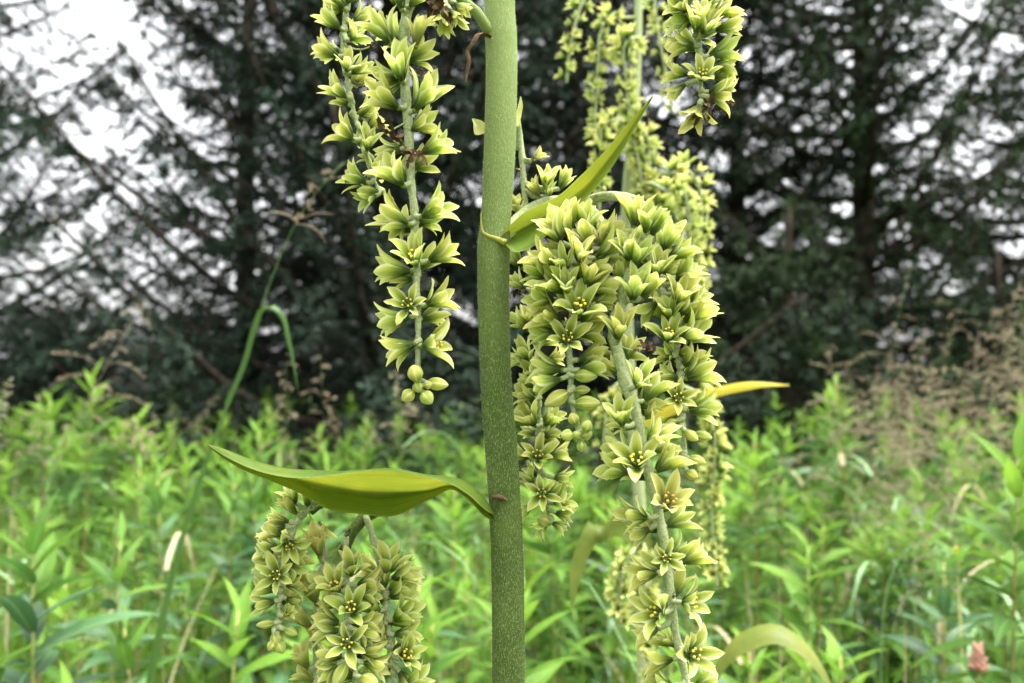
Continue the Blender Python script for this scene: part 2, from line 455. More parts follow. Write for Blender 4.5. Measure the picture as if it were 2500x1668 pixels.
# ------------------------------------------------------------------ spruce trees
def spruce(base, height, nl, reach, label, mat, seed, elev=(14, 38), lo=0.25, dens=1.0, zmax=5.6):
    r = np.random.default_rng(seed)
    base = Vector(base)
    root = empty('spruce_tree', base)
    tag(root, label, 'tree', 'spruce trees behind the meadow')
    # trunk
    zs = np.linspace(-0.3, height, 12)
    tp = np.stack([r.normal(0, 0.02, 12).cumsum() * 0.6, r.normal(0, 0.02, 12).cumsum() * 0.6, zs], 1)
    b = MB(); v, f, uv = tube(tp, 0.12 * np.linspace(1, 0.12, 12), 10, 0.05, r); b.add(v, f, 0, uv)
    link('trunk', b.mesh('trunk', [M['bark']]), root)
    QV = []
    for k in range(nl):
        z = lo + (zmax - lo) * (k + r.random()) / nl
        az = 2.399963 * k + r.normal(0, 0.3)
        L = reach * (1 - 0.75 * z / height) * r.uniform(0.7, 1.1)
        el = R(r.uniform(*elev)) * (0.35 + 0.65 * min(1, z / 2.0))
        dirh = np.array([math.cos(az), math.sin(az), 0])
        t = np.linspace(0, 1, 9)
        c0 = np.array([np.interp(z, zs, tp[:, 0]), np.interp(z, zs, tp[:, 1]), z])
        P = c0 + dirh * (t * L)[:, None] * math.cos(el) + np.array([0, 0, 1]) * ((t * math.sin(el) - 0.10 * np.sin(t * math.pi) + 0.06 * t ** 3) * L)[:, None]
        P += r.normal(0, 0.015, P.shape) * t[:, None]
        b = MB(); v, f, uv = tube(P, (0.010 + 0.014 * L) * (1 - 0.85 * t), 5); b.add(v, f, 0, uv)
        link('limb', b.mesh('limb', [M['bark']]), root)
        # twigs with needle sprays
        side = np.cross(dirh, [0, 0, 1.0])
        nt_ = int(L * 26 * dens)
        for q in range(nt_):
            tt = r.uniform(0.06, 1.0) ** 0.85
            p0 = np.array([np.interp(tt, t, P[:, i]) for i in range(3)])
            s = 1 if q % 2 else -1
            tl = L * r.uniform(0.14, 0.30) * (1.15 - tt * 0.8)
            dv = dirh * r.uniform(0.4, 1.0) + side * s * r.uniform(0.5, 1.1) + np.array([0, 0, r.uniform(-0.75, 0.25)])
            dv /= np.linalg.norm(dv)
            m_ = max(8, int(tl * 80))
            w = r.random(m_)
            c = p0 + dv * (w * tl)[:, None] + np.array([0, 0, -0.22]) * (w ** 2 * tl)[:, None] + r.normal(0, 0.012, (m_, 3))
            nd = dv + r.normal(0, 0.75, (m_, 3)); nd /= np.linalg.norm(nd, axis=1)[:, None]
            sd_ = np.cross(nd, r.normal(0, 1, (m_, 3))); sd_ /= np.linalg.norm(sd_, axis=1)[:, None] + 1e-9
            ln = r.uniform(0.04, 0.09, m_)[:, None]; wd = r.uniform(0.006, 0.012, m_)[:, None]
            QV.append(np.stack([c - nd * ln * 0.4, c + sd_ * wd, c + nd * ln * 0.6, c - sd_ * wd], 1))
    ni = int(nl * 9 * dens)
    for q in range(ni):
        z = lo + (zmax - lo) * r.random()
        az = r.uniform(0, 2 * math.pi); rr = r.uniform(0.1, 0.75) * min(1.0, reach * 0.4)
        p0 = np.array([rr * math.cos(az), rr * math.sin(az), z])
        dv = np.array([math.cos(az + r.normal(0, 0.8)), math.sin(az + r.normal(0, 0.8)), r.uniform(-0.8, 0.5)]); dv /= np.linalg.norm(dv)
        tl = r.uniform(0.15, 0.4); m_ = int(tl * 70)
        c = p0 + dv * (r.random(m_) * tl)[:, None] + r.normal(0, 0.014, (m_, 3))
        nd = dv + r.normal(0, 0.75, (m_, 3)); nd /= np.linalg.norm(nd, axis=1)[:, None]
        sd_ = np.cross(nd, r.normal(0, 1, (m_, 3))); sd_ /= np.linalg.norm(sd_, axis=1)[:, None] + 1e-9
        ln = r.uniform(0.04, 0.09, m_)[:, None]; wd = r.uniform(0.006, 0.012, m_)[:, None]
        QV.append(np.stack([c - nd * ln * 0.4, c + sd_ * wd, c + nd * ln * 0.6, c - sd_ * wd], 1))
    Q = np.concatenate(QV)
    V = Q.reshape(-1, 3); F = np.arange(len(V)).reshape(-1, 4)
    o = link('foliage', big_mesh('foliage', V, F, [mat]), root)
    o['kind'] = 'stuff'

def gpos(xv, d):   # ground point below a picture column (2350 reading) at distance d
    p = at_v(xv, 840, d)
    return (p.x, p.y, -0.05)

spruce(gpos(880, 6.2), 9.5, 110, 3.3, 'dark spruce rising behind the long bud-tipped flower spike, its limbs slanting up', M['needle'], 11, dens=0.95)
spruce(gpos(1300, 7.4), 10.5, 90, 3.0, 'dense dark spruce directly behind the thick hairy stem', M['needle'], 12, dens=0.9)
spruce(gpos(1690, 7.9), 9.5, 80, 2.9, 'dark spruce behind the lone hanging flower spike', M['needle'], 16, dens=0.75)
spruce(gpos(1990, 6.9), 9.5, 85, 2.7, 'greenish spruce with low boughs behind the yellow pointed leaf', M['needle_green'], 13, dens=0.85)
spruce(gpos(2480, 7.8), 9.5, 75, 3.0, 'spruce with open limbs above the dry brown seed heads', M['needle_green'], 14, dens=0.85)
spruce(gpos(-230, 8.0), 10.0, 75, 3.3, 'thin open spruce with most white sky showing between its limbs', M['needle'], 15, dens=0.85)
spruce(gpos(560, 7.6), 10.0, 70, 2.3, 'dark spruce with fine sky gaps behind the leaning grass stalk', M['needle'], 17, dens=0.62)
spruce(gpos(140, 6.8), 2.0, 44, 1.5, 'low dark spruce behind the bushy fireweed clump', M['needle'], 20, dens=1.5, zmax=1.95, lo=0.1)
spruce(gpos(470, 6.4), 2.0, 36, 1.4, 'low dark spruce bough mass behind the slender pinkish grass', M['needle'], 21, dens=1.5, zmax=1.7, lo=0.1)
spruce(gpos(1800, 5.6), 2.6, 40, 1.3, 'young low spruce with greener boughs at the meadow edge', M['needle_green'], 18, dens=1.6, zmax=2.2, lo=0.1)
spruce(gpos(2300, 5.9), 2.3, 40, 1.3, 'young bushy spruce standing behind the brown grass thicket', M['needle_green'], 19, dens=1.6, zmax=2.0, lo=0.1)

# ------------------------------------------------------------------ meadow: grass as one mass
def ribbons(base, height, lean, az, width, nseg, r, droop=1.0):
    """many grass blades at once: base (n,3)"""
    n = len(base)
    t = np.linspace(0, 1, nseg + 1)
    dirh = np.stack([np.cos(az), np.sin(az), np.zeros(n)], 1)
    side = np.stack([-np.sin(az), np.cos(az), np.zeros(n)], 1)
    tw = r.normal(0, 0.6, n)
    side = side * np.cos(tw)[:, None] + dirh * np.sin(tw)[:, None]
    P = base[:, None] + dirh[:, None] * (lean[:, None] * (0.25 * t + 0.75 * t ** 2.2))[..., None] * height[:, None, None]
    up = t - droop * 0.42 * (lean[:, None] * t ** 3)
    P[..., 2] += height[:, None] * up
    w = width[:, None] * np.minimum(1, (1 - t) * 2.2 + 0.02) * (0.55 + 0.45 * np.minimum(1, t * 4))
    A = P - side[:, None] * w[..., None]; B = P + side[:, None] * w[..., None]
    V = np.stack([A, B], 2).reshape(-1, 3)
    k = np.arange(n)[:, None] * (2 * (nseg + 1)) + np.arange(nseg)[None] * 2
    k = k.ravel()
    F = np.stack([k, k + 1, k + 3, k + 2], 1)
    return V, F

def wedge(n, d0, d1, r, power=1.0, margin=1.18):
    d = (d0 ** (1 + power) + r.random(n) * (d1 ** (1 + power) - d0 ** (1 + power))) ** (1 / (1 + power))
    x = (r.random(n) - 0.5) * TW * margin * (d + 0.25)
    return x, d

def meadow_grass():
    r = np.random.default_rng(31)
    Vs, Fs, Ms, off = [], [], [], 0
    for n, d0, d1, h0, h1, w0, w1, mi, pw in ((1700, 0.62, 2.6, 0.50, 0.95, 0.0022, 0.005, 0, 0.6),
                                             (9000, 1.6, 7.5, 0.6, 1.12, 0.0025, 0.006, 0, 0.8),
                                             (900, 0.9, 5.0, 0.7, 1.10, 0.002, 0.004, 1, 0.8),
                                             (9000, 6.0, 14.0, 0.4, 0.9, 0.004, 0.009, 0, 0.8)):
        x, d = wedge(n, d0, d1, r, pw)
        base = np.stack([x, d, np.full(n, -0.03)], 1)
        h = r.uniform(h0, h1, n)
        lean = np.abs(r.normal(0.35, 0.28, n))
        V, F = ribbons(base, h, lean, r.uniform(0, 2 * np.pi, n), r.uniform(w0, w1, n), 6, r)
        Vs.append(V); Fs.append(F + off); Ms.append(np.full(len(F), mi)); off += len(V)
    me = big_mesh('meadow_grass', np.concatenate(Vs), np.concatenate(Fs), [M['grass_a'], M['grass_dry']], None, True, np.concatenate(Ms))
    tag(link('meadow_grass', me), 'mass of fine green grass filling the meadow', 'grass', kind='stuff')
meadow_grass()

# ------------------------------------------------------------------ fireweed plants
def fw_leaf_geo(r, fold=0.25, droop=0.35, nl=9, wid=0.098, nu=4):
    """unit lance leaf along +Y, upper side +Z"""
    V, uv = [], []
    sway = r.normal(0, 0.05)
    for i in range(nl + 1):
        s = i / nl
        w = wid * (math.sin(math.pi * min(1, 0.04 + s) ** 0.72) ** 0.9 if s < 0.96 else 0.05)
        y = s * (1 - 0.18 * droop * s)
        z = 0.10 * s - droop * 0.5 * s ** 2.2
        for j in range(nu + 1):
            u = j / nu * 2 - 1
            V.append((u * w + sway * s * s, y, z + fold * abs(u) * w + 0.004 * math.sin(s * 19 + j * 2.0)))
            uv.append((j / nu, s))
    F = []
    for i in range(nl):
        for j in range(nu):
            a = i * (nu + 1) + j
            F.append((a, a + 1, a + nu + 2, a + nu + 1))
    return np.array(V), F, np.array(uv)

_r = np.random.default_rng(5)
FWG = [fw_leaf_geo(_r, f, d) for f, d in ((0.35, 0.3), (0.3, 0.6), (0.2, 0.9), (0.25, 1.15))]
FW_MESH = {}
for mk in ('fw_leaf', 'fw_young', 'fw_dark'):
    for gi, (v, f, uv) in enumerate(FWG):
        b = MB(); b.add(v, f, 0, uv)
        FW_MESH[mk, gi] = b.mesh('leaf', [M[mk]])

def fw_layout(H, nleaf, r, L0=0.11, spread=1.0, top=0.68):
    """stem points (local) and leaf placements (matrix, geo index, young)"""
    bend = r.normal(0, 0.035, 2)
    zt = np.linspace(0, 1, 8)
    P = np.stack([bend[0] * zt ** 2 * H, bend[1] * zt ** 2 * H, zt * H], 1)
    out = []
    for k in range(nleaf):
        q = (k + 0.5) / nleaf                       # 0 low .. 1 tip
        s = (1 - top) + top * q ** 0.7 if k < nleaf - 1 else 1.0
        p = np.array([np.interp(s, zt, P[:, i]) for i in range(3)])
        az = 2.399963 * k + r.normal(0, 0.25)
        L = L0 * (1.0 if q < 0.7 else 1.0 - (q - 0.7) * 1.7) * r.uniform(0.8, 1.15)
        el = R(8 + 40 * max(0, q - 0.45) / 0.55 * spread + r.normal(0, 9))
        gi = 3 if q < 0.25 else 2 if q < 0.5 else 1 if q < 0.8 else 0
        if r.random() < 0.25: gi = max(0, gi - 1)
        M4 = Matrix.Translation(Vector(p)) @ Matrix.Rotation(az, 4, 'Z') @ Matrix.Rotation(el, 4, 'X') @ Matrix.Rotation(r.normal(0, 0.25), 4, 'Y') @ Matrix.Diagonal((L * r.uniform(0.85, 1.25), L, L, 1))
        out.append((M4, gi, q > 0.78))
    return P, out

def fireweed_near(xv, yv, d, label, nleaf=34, L0=0.11, dark=False, spread=1.0, seed=0):
    r = np.random.default_rng(1000 + seed)
    tip = at_v(xv, yv, d)
    root = empty('fireweed_plant', (tip.x, tip.y, -0.02))
    tag(root, label, 'plant', 'fireweed plants in the meadow')
    P, lay = fw_layout(tip.z + 0.02, nleaf, r, L0, spread, 0.5)
    b = MB(); v, f, uv = tube(P, np.linspace(0.0042, 0.0016, 8), 7); b.add(v, f, 0, uv)
    link('stem', b.mesh('stem', [M['fw_stem']]), root)
    for M4, gi, young in lay:
        mk = ('fw_leaf' if not young else 'fw_young') if not dark else ('fw_dark' if not young else 'fw_leaf')
        link('leaf', FW_MESH[mk, gi], root, M4)

# the plants one can pick out, nearest ones with each leaf of its own
near = [
    (120, 1215, 0.92, 'fireweed with broad dark green leaves and a green tip, lower corner', 36, 0.15, True, 0.9),
    (485, 1400, 0.90, 'fireweed with bright yellow-green star tip and red stem below it', 30, 0.12, False, 0.75),
    (2255, 1045, 1.00, 'tall fireweed with large glowing yellow-green top leaves beside the dry seed heads', 40, 0.125, False, 0.9),
    (40, 1470, 0.85, 'low fireweed with two pale lit leaves at the meadow edge', 26, 0.12, False, 1.0),
    (1730, 1010, 1.65, 'fireweed with narrow upright tip beside the blurred hanging flower spike', 36, 0.12, False, 1.0),
]
for i, (x, y, d, lab, nlf, L0, dk, spd) in enumerate(near):
    lab = lab.replace(', lower corner', ' below the pointed leaf').replace(' at the meadow edge', ' under the dark-leaved fireweed')
    fireweed_near(x, y, d, lab, nlf, L0, dk, spd, i)
bushy = [(200, 868, 2.0), (95, 905, 2.05), (290, 960, 2.1), (1960, 885, 2.3), (1880, 905, 2.5), (660, 975, 2.0), (740, 1000, 2.4), (430, 1040, 1.9)]
for i, (x, y, d) in enumerate(bushy):
    fireweed_near(x, y, d, 'leafy fireweed top standing taller than the meadow against the dark spruces', 40, 0.115, False, 1.0, 40 + i)
_r = np.random.default_rng(77)
for i in range(38):
    d = _r.uniform(0.85, 1.75)
    x = _r.uniform(40, 2320)
    z = _r.uniform(0.86, 1.0) if d < 1.3 else _r.uniform(0.92, 1.05)
    dz = (CAM_Z - z) / d
    yv = 784 + (math.tan(math.atan(dz) + R(PITCH))) / TW * 2350
    fireweed_near(x, yv, d, 'mid-green fireweed with spreading narrow leaves among the near grass', 30, 0.11, _r.random() < 0.3, 1.0, 100 + i)

# farther plants: six shared shapes of stem and foliage
def fw_shared(seed):
    r = np.random.default_rng(seed)
    P, lay = fw_layout(1.0, 52, r, 0.12, 1.0, 0.6)
    b = MB(); v, f, uv = tube(P, np.linspace(0.005, 0.002, 8), 5); b.add(v, f, 0, uv)
    sm = b.mesh('stem', [M['fw_stem']])
    b = MB()
    for M4, gi, young in lay:
        v, f, uv = FWG[gi]
        A = np.array(M4)
        b.add(v @ A[:3, :3].T + A[:3, 3], f, 1 if young else 2 if r.random() < 0.3 else 0, uv)
    return sm, b.mesh('foliage', [M['fw_leaf'], M['fw_young'], M['fw_dark']])
FWS = [fw_shared(300 + k) for k in range(6)]
x_, d_ = wedge(245, 1.5, 6.0, _r, 0.5)
for i in range(len(x_)):
    root = empty('fireweed_plant', (x_[i], d_[i], -0.02))
    s = (0.86 + 0.045 * d_[i]) * _r.normal(1.0, 0.07)
    root.scale = (1.05, 1.05, min(s, 1.22))
    root.rotation_euler = (_r.normal(0, 0.06), _r.normal(0, 0.06), _r.uniform(0, 6.28))
    tag(root, 'small far fireweed in the crowded green meadow', 'plant', 'far fireweed plants in the meadow')
    sm, fm = FWS[i % 6]
    link('stem', sm, root)
    link('foliage', fm, root)['kind'] = 'stuff'

# ------------------------------------------------------------------ single grass stalks with seed heads
def ribbon_mesh(P, w, side, mat, name='blade', fold=0.3):
    """one blade along P with half-widths w; side = rough side direction"""
    P = np.asarray(P); k = len(P)
    T, _, _ = frames(P)
    S = np.asarray(side, float)[None] - T * (T @ np.asarray(side, float))[:, None]
    S /= np.linalg.norm(S, axis=1)[:, None]
    Nn = np.cross(S, T)
    V, uv = [], []
    for i in range(k):
        for j, u in enumerate((-1, -0.5, 0, 0.5, 1)):
            V.append(P[i] + S[i] * u * w[i] + Nn[i] * fold * abs(u) * w[i]); uv.append((j / 4, i / (k - 1)))
    F = [(i * 5 + j, i * 5 + j + 1, i * 5 + j + 6, i * 5 + j + 5) for i in range(k - 1) for j in range(4)]
    b = MB(); b.add(V, F, 0, uv)
    return b.mesh(name, [mat])

def panicle_geo(P, size, r, nb=26):
    """branchlets with spikelets along the stalk top P"""
    Vq = []
    k = len(P)
    b = MB()
    for q in range(nb):
        s = (q + r.random()) / nb
        p = np.array([np.interp(s, np.linspace(0, 1, k), P[:, i]) for i in range(3)])
        az = r.uniform(0, 2 * math.pi)
        L = size * (1 - 0.8 * s) * r.uniform(0.25, 1.35)
        dr = np.array([math.cos(az), math.sin(az), r.uniform(0.2, 0.9)]); dr /= np.linalg.norm(dr)
        t = np.linspace(0, 1, 5)[:, None]
        B = p + dr * t * L + np.array([0, 0, -0.75 * L * r.uniform(0.4, 1.3)]) * t ** 2
        v, f, uv = tube(B, 0.0006, 3); b.add(v, f, 0, uv)
        for _ in range(max(4, int(L * 210))):
            w = r.uniform(0.25, 1.0)
            c = np.array([np.interp(w, t[:, 0], B[:, i]) for i in range(3)])
            a = dr + r.normal(0, 0.5, 3); a /= np.linalg.norm(a)
            sd_ = np.cross(a, r.normal(0, 1, 3)); sd_ /= np.linalg.norm(sd_)
            ln, wd = r.uniform(0.005, 0.010), r.uniform(0.0010, 0.0020)
            b.add([c, c + a * ln * 0.5 + sd_ * wd, c + a * ln, c + a * ln * 0.5 - sd_ * wd], [(0, 1, 2, 3)], 0)
    return b

def grass_stalk(xv, yv, d, label, group, seed, plen=0.2, psize=0.06, tilt=None, nb=26, blades=2, pmat='panicle'):
    r = np.random.default_rng(2000 + seed)
    tip = at_v(xv, yv, d)
    tl = r.normal(0, 0.17, 2) if tilt is None else np.array(tilt)
    root = empty('grass_stalk', (tip.x - tl[0], tip.y - tl[1], -0.02))
    tag(root, label, 'grass', group)
    H = tip.z + 0.02
    t = np.linspace(0, 1, 14)
    P = np.stack([tl[0] * t ** 3, tl[1] * t ** 3, t * H], 1)
    b = MB(); v, f, uv = tube(P, np.linspace(0.0011, 0.0004, 14), 5); b.add(v, f, 0, uv)
    link('stem', b.mesh('stem', [M['panicle'] if r.random() < 0.4 else M['grass_dim']]), root)
    s0 = 1 - plen / H
    Q = np.array([[np.interp(s, t, P[:, i]) for i in range(3)] for s in np.linspace(s0, 1, 8)])
    link('seed_head', panicle_geo(Q, psize, r, nb).mesh('seed_head', [M[pmat]], False), root)['kind'] = 'stuff'
    for k in range(blades):
        z = H * r.uniform(0.5, s0 - 0.02) if s0 > 0.55 else H * 0.5
        az = r.uniform(0, 6.28); L = r.uniform(0.15, 0.28)
        dh = np.array([math.cos(az), math.sin(az), 0])
        p0 = np.array([np.interp(z / H, t, P[:, i]) for i in range(3)])
        u = np.linspace(0, 1, 9)[:, None]
        B = p0 + dh * L * u * 0.8 + np.array([0, 0, 1.0]) * L * (0.75 * u - 1.05 * u ** 2.2)
        link('blade', ribbon_mesh(B, 0.004 * np.minimum(1, (1 - u[:, 0]) * 2.5 + 0.03), np.cross(dh, [0, 0, 1.0]), M['grass_blue'] if r.random() < 0.75 else M['grass_dry']), root)

k = 0
for x, y, d, pl, ps, lab in ((338, 690, 1.55, 0.30, 0.15, 'slender grass with loose pinkish seed head rising before the dark spruce'),
                             (655, 835, 1.5, 0.20, 0.08, 'short brown seed head beside the long hanging grass blade'),
                             (735, 815, 1.7, 0.22, 0.09, 'buff seed head of grass behind the leaning grass stalk'),
                             (905, 850, 1.5, 0.12, 0.06, 'thin brown seed head below the cluster of round buds'),
                             (20, 870, 1.3, 0.10, 0.02, 'narrow pale grass spike leaning near the leafy fireweeds'),
                             (2090, 610, 1.9, 0.42, 0.13, 'tallest grass with loose tan seed head before the spruce'),
                             (2345, 640, 1.5, 0.30, 0.10, 'tan seed head of grass reaching above the brown grass thicket'),
                             (1900, 790, 1.9, 0.20, 0.10, 'open tan seed head spreading beside the yellow pointed leaf'),
                             (300, 960, 1.2, 0.05, 0.05, 'pale straw seed head drooping in front of the fireweed')):
    grass_stalk(x, y, d, lab, 'grasses with seed heads', k, pl, ps, nb=18); k += 1
_r = np.random.default_rng(91)
for i in range(50):
    x = _r.uniform(1940, 2440); d = _r.uniform(1.5, 2.6)
    y = 860 - (x - 1960) * 0.42 + _r.normal(0, 55) + 40
    grass_stalk(x, y, d, 'dry brownish seed head in the grass thicket beside the glowing fireweed', 'brown seed heads in the thicket', k, _r.uniform(0.2, 0.38), _r.uniform(0.09, 0.17), None, 16, 1); k += 1
for i in range(16):
    x = _r.uniform(20, 2000); d = _r.uniform(1.8, 3.4)
    y = 930 + _r.normal(0, 35)
    grass_stalk(x, y, d, 'small buff seed head just topping the meadow at the spruce foot', 'seed heads along the meadow top', k, _r.uniform(0.1, 0.18), 0.05, None, 16, 1); k += 1

# leaning tall grass with a bent blade
root = empty('leaning_grass', at_v(440, 1300, 0.86))
tag(root, 'tall leaning green grass stalk with one blade bent over and hanging', 'grass')
root.location.z = 0
def loc(pts, root):
    return np.array([tuple(Vector(p) - root.location) for p in pts])
d = 0.86
b0 = at_v(430, 1180, d); g0 = Vector((at_v(330, 1568, d).x, b0.y, 0))
P = spline(loc([g0, at_v(340, 1568, d), at_v(378, 1380, d), at_v(430, 1180, d), at_v(500, 980, d), at_v(560, 830, d), at_v(600, 705, d), at_v(655, 560, d), at_v(690, 490, d), at_v(735, 430, d), at_v(790, 372, d)], root), 40)
b = MB(); v, f, uv = tube(P, np.r_[np.full(20, 0.0012), np.linspace(0.0012, 0.0005, 20)], 6); b.add(v, f, 0, uv)
link('stem', b.mesh('stem', [M['grass_dim']]), root)
P = spline(loc([at_v(520, 930, d), at_v(560, 835, d), at_v(590, 735, d), at_v(602, 708, d), at_v(622, 702, d), at_v(645, 722, d), at_v(662, 780, d), at_v(678, 860, d), at_v(684, 900, d)], root), 26)
link('blade', ribbon_mesh(P, 0.0027 * np.minimum(1, np.linspace(2.6, 0.05, 26)), (1, 0.25, 0.1), M['grass_dim'], fold=0.25), root)
P = spline(loc([g0, at_v(345, 1568, d), at_v(383, 1380, d - .005), at_v(440, 1165, d - 0.01), at_v(505, 985, d - 0.01), at_v(540, 880, d - 0.01), at_v(572, 800, d - 0.01)], root), 20)
link('blade', ribbon_mesh(P, 0.0055 * np.minimum(1, np.linspace(3, 0.05, 20)), (1, -0.3, 0.2), M['grass_dim'], fold=0.3), root)
r_ = np.random.default_rng(5)
Q = loc([at_v(670, 530, d), at_v(690, 490, d), at_v(735, 430, d), at_v(775, 388, d)], root)
link('seed_head', panicle_geo(spline(Q, 8), 0.035, r_, 9).mesh('seed_head', [M['panicle']], False), root)['kind'] = 'stuff'
for pts in ([(678, 505), (650, 490), (620, 488), (592, 498)], [(680, 505), (705, 495), (735, 488), (768, 492)], [(675, 515), (700, 515), (730, 530), (750, 560)]):
    link('branchlet', ribbon_mesh(spline(loc([at_v(x, y, d) for x, y in pts], root), 10), 0.0011 * np.sin(np.linspace(0.4, 3.0, 10)), (0, 1, 0.6), M['panicle'], 'branchlet'), root)

# arching single blades near the camera
arches = [
    ([(1000, 1700), (1020, 1500), (1090, 1330), (1010, 1250), (900, 1240)], 1.1, 0.004, 'grass_blue', 'pale arching grass blade bending behind the flower clusters'),
    ([(1560, 1750), (1470, 1568), (1400, 1420), (1340, 1330), (1290, 1315)], 0.75, 0.0045, 'grass_blue', 'long pale green grass blade arching beside the thick stem'),
    ([(2320, 1720), (2240, 1568), (2170, 1500), (2100, 1465), (2060, 1450)], 0.8, 0.0042, 'grass_a', 'bright green grass blade arching toward the pink flower head'),
    ([(20, 1640), (60, 1540), (120, 1478), (200, 1462), (265, 1478)], 0.8, 0.0036, 'grass_blue', 'pale grass blade curving over the low lit fireweed'),
    ([(2050, 1720), (1975, 1568), (1930, 1480), (1880, 1445), (1830, 1440)], 0.85, 0.004, 'grass_blue', 'wet grass blade arching past the broad yellowish leaf'),
    ([(2060, 1300), (1990, 1170), (1930, 1110), (1860, 1085), (1790, 1090)], 1.2, 0.004, 'grass_blue', 'thin grass blade arching in the open green patch'),
    ([(2020, 1560), (2030, 1380), (2050, 1300), (2090, 1250), (2130, 1235)], 1.0, 0.004, 'grass_blue', 'upright whitish grass blade curling over at its top'),
]
for pts, d, w, mk, lab in arches:
    c = at_v(*pts[0], d)
    root_loc = Vector((c.x, c.y, 0))
    me_pts = [root_loc] + [at_v(x, y, d + 0.02 * i) for i, (x, y) in enumerate(pts)]
    P = spline(np.array([tuple(Vector(p) - root_loc) for p in me_pts]), 30)
    o = link('arching_grass', ribbon_mesh(P, w * np.minimum(1, np.linspace(3.2, 0.04, 30)), (0.3, 1, 0.2), M[mk], fold=0.35))
    o.location = root_loc
    tag(o, lab, 'grass')

# small pink flower head and a yellow flower
def little_flower(xv, yv, d, mat, size, label, name, n):
    r = np.random.default_rng(int(xv))
    c = at_v(xv, yv, d)
    root = empty(name, (c.x, c.y, 0)); tag(root, label, 'flower')
    b = MB(); v, f, uv = tube(np.array([(0.02, 0, 0), (0.008, 0, c.z * 0.6), (0, 0, c.z)]), (0.0025, 0.002, 0.0015), 6); b.add(v, f, 0, uv)
    link('stem', b.mesh('stem', [M['fw_stem']]), root)
    b = MB()
    for i in range(n):
        a = 2.4 * i; h = i / n
        dr = np.array([math.cos(a) * (1 - 0.5 * h), math.sin(a) * (1 - 0.5 * h), 0.5 + h]); dr /= np.linalg.norm(dr)
        v, f, uv = ellipsoid(np.array([0, 0, c.z + size * (h - 0.4)]) , dr, size * 0.17, size * r.uniform(0.45, 0.7), 6, 4, 0, 0.4)
        b.add(v, f, 0, uv)
    link('flower_head', b.mesh('flower_head', [mat]), root)
    for i in range(5):
        link('leaf', FW_MESH['fw_leaf', 1], root, Matrix.Translation((0, 0, c.z - size * (0.7 + 0.5 * i))) @ Matrix.Rotation(2.4 * i + 0.5, 4, 'Z') @ Matrix.Rotation(0.6, 4, 'X') @ Matrix.Scale(0.06, 4))
little_flower(2245, 1525, 0.9, M['pink'], 0.022, 'small salmon pink flower head at the meadow, between arching grass blades', 'pink_flower', 40)
little_flower(2195, 1268, 1.15, M['yellow'], 0.010, 'tiny yellow flower below the glowing fireweed', 'yellow_flower', 12)

# ------------------------------------------------------------------ false hellebore: flower shapes
def tepal_geo(r, az, opn, Lf, wid, nl=9, nu=6, recurve=22.0):
    """one tepal of length Lf leaving the flower axis (+Z) toward azimuth az, opening opn degrees"""
    er = np.array([math.cos(az), math.sin(az), 0]); et = np.array([-math.sin(az), math.cos(az), 0]); ez = np.array([0, 0, 1.0])
    p = er * 0.035
    V, uv = [], []
    curl = r.uniform(0.55, 0.95); tw = r.normal(0, 0.16); rc = r.uniform(-0.3, 1.2); bend = r.normal(0, 0.09)
    ds = Lf / nl
    for i in range(nl + 1):
        s = i / nl
        a = R(opn * (1.12 - 0.42 * math.sin(math.pi * s ** 0.9)) + recurve * max(0, s - 0.72) ** 1.2 * 3.2 * rc)
        d = er * math.sin(a) + ez * math.cos(a)
        nrm = -er * math.cos(a) + ez * math.sin(a)           # towards the inside
        if i: p = p + d * ds
        w = wid * Lf * ((0.24 + 1.01 * math.sin(math.pi * s / 1.1) ** 1.7) if s < 0.55 else 1.25 * (max(0.0, 1 - ((s - 0.55) / 0.45) ** 2.2)) ** 0.85)
        if i == nl: w = 0.012 * Lf
        sd_ = et * math.cos(tw * s) + nrm * math.sin(tw * s)
        for j in range(nu + 1):
            u = j / nu * 2 - 1
            rag = 0.0 if abs(u) < 0.9 else r.normal(0, 0.012) * Lf
            V.append(p + sd_ * (u * w + rag + bend * Lf * s * s) + nrm * (curl * u * u * w * (1.1 - 0.5 * s)) + nrm * (0.02 * Lf * math.cos(u * 9) * 0.25))
            uv.append((j / nu, s))
    F = [(i * (nu + 1) + j, i * (nu + 1) + j + 1, (i + 1) * (nu + 1) + j + 1, (i + 1) * (nu + 1) + j) for i in range(nl) for j in range(nu)]
    return V, F, uv

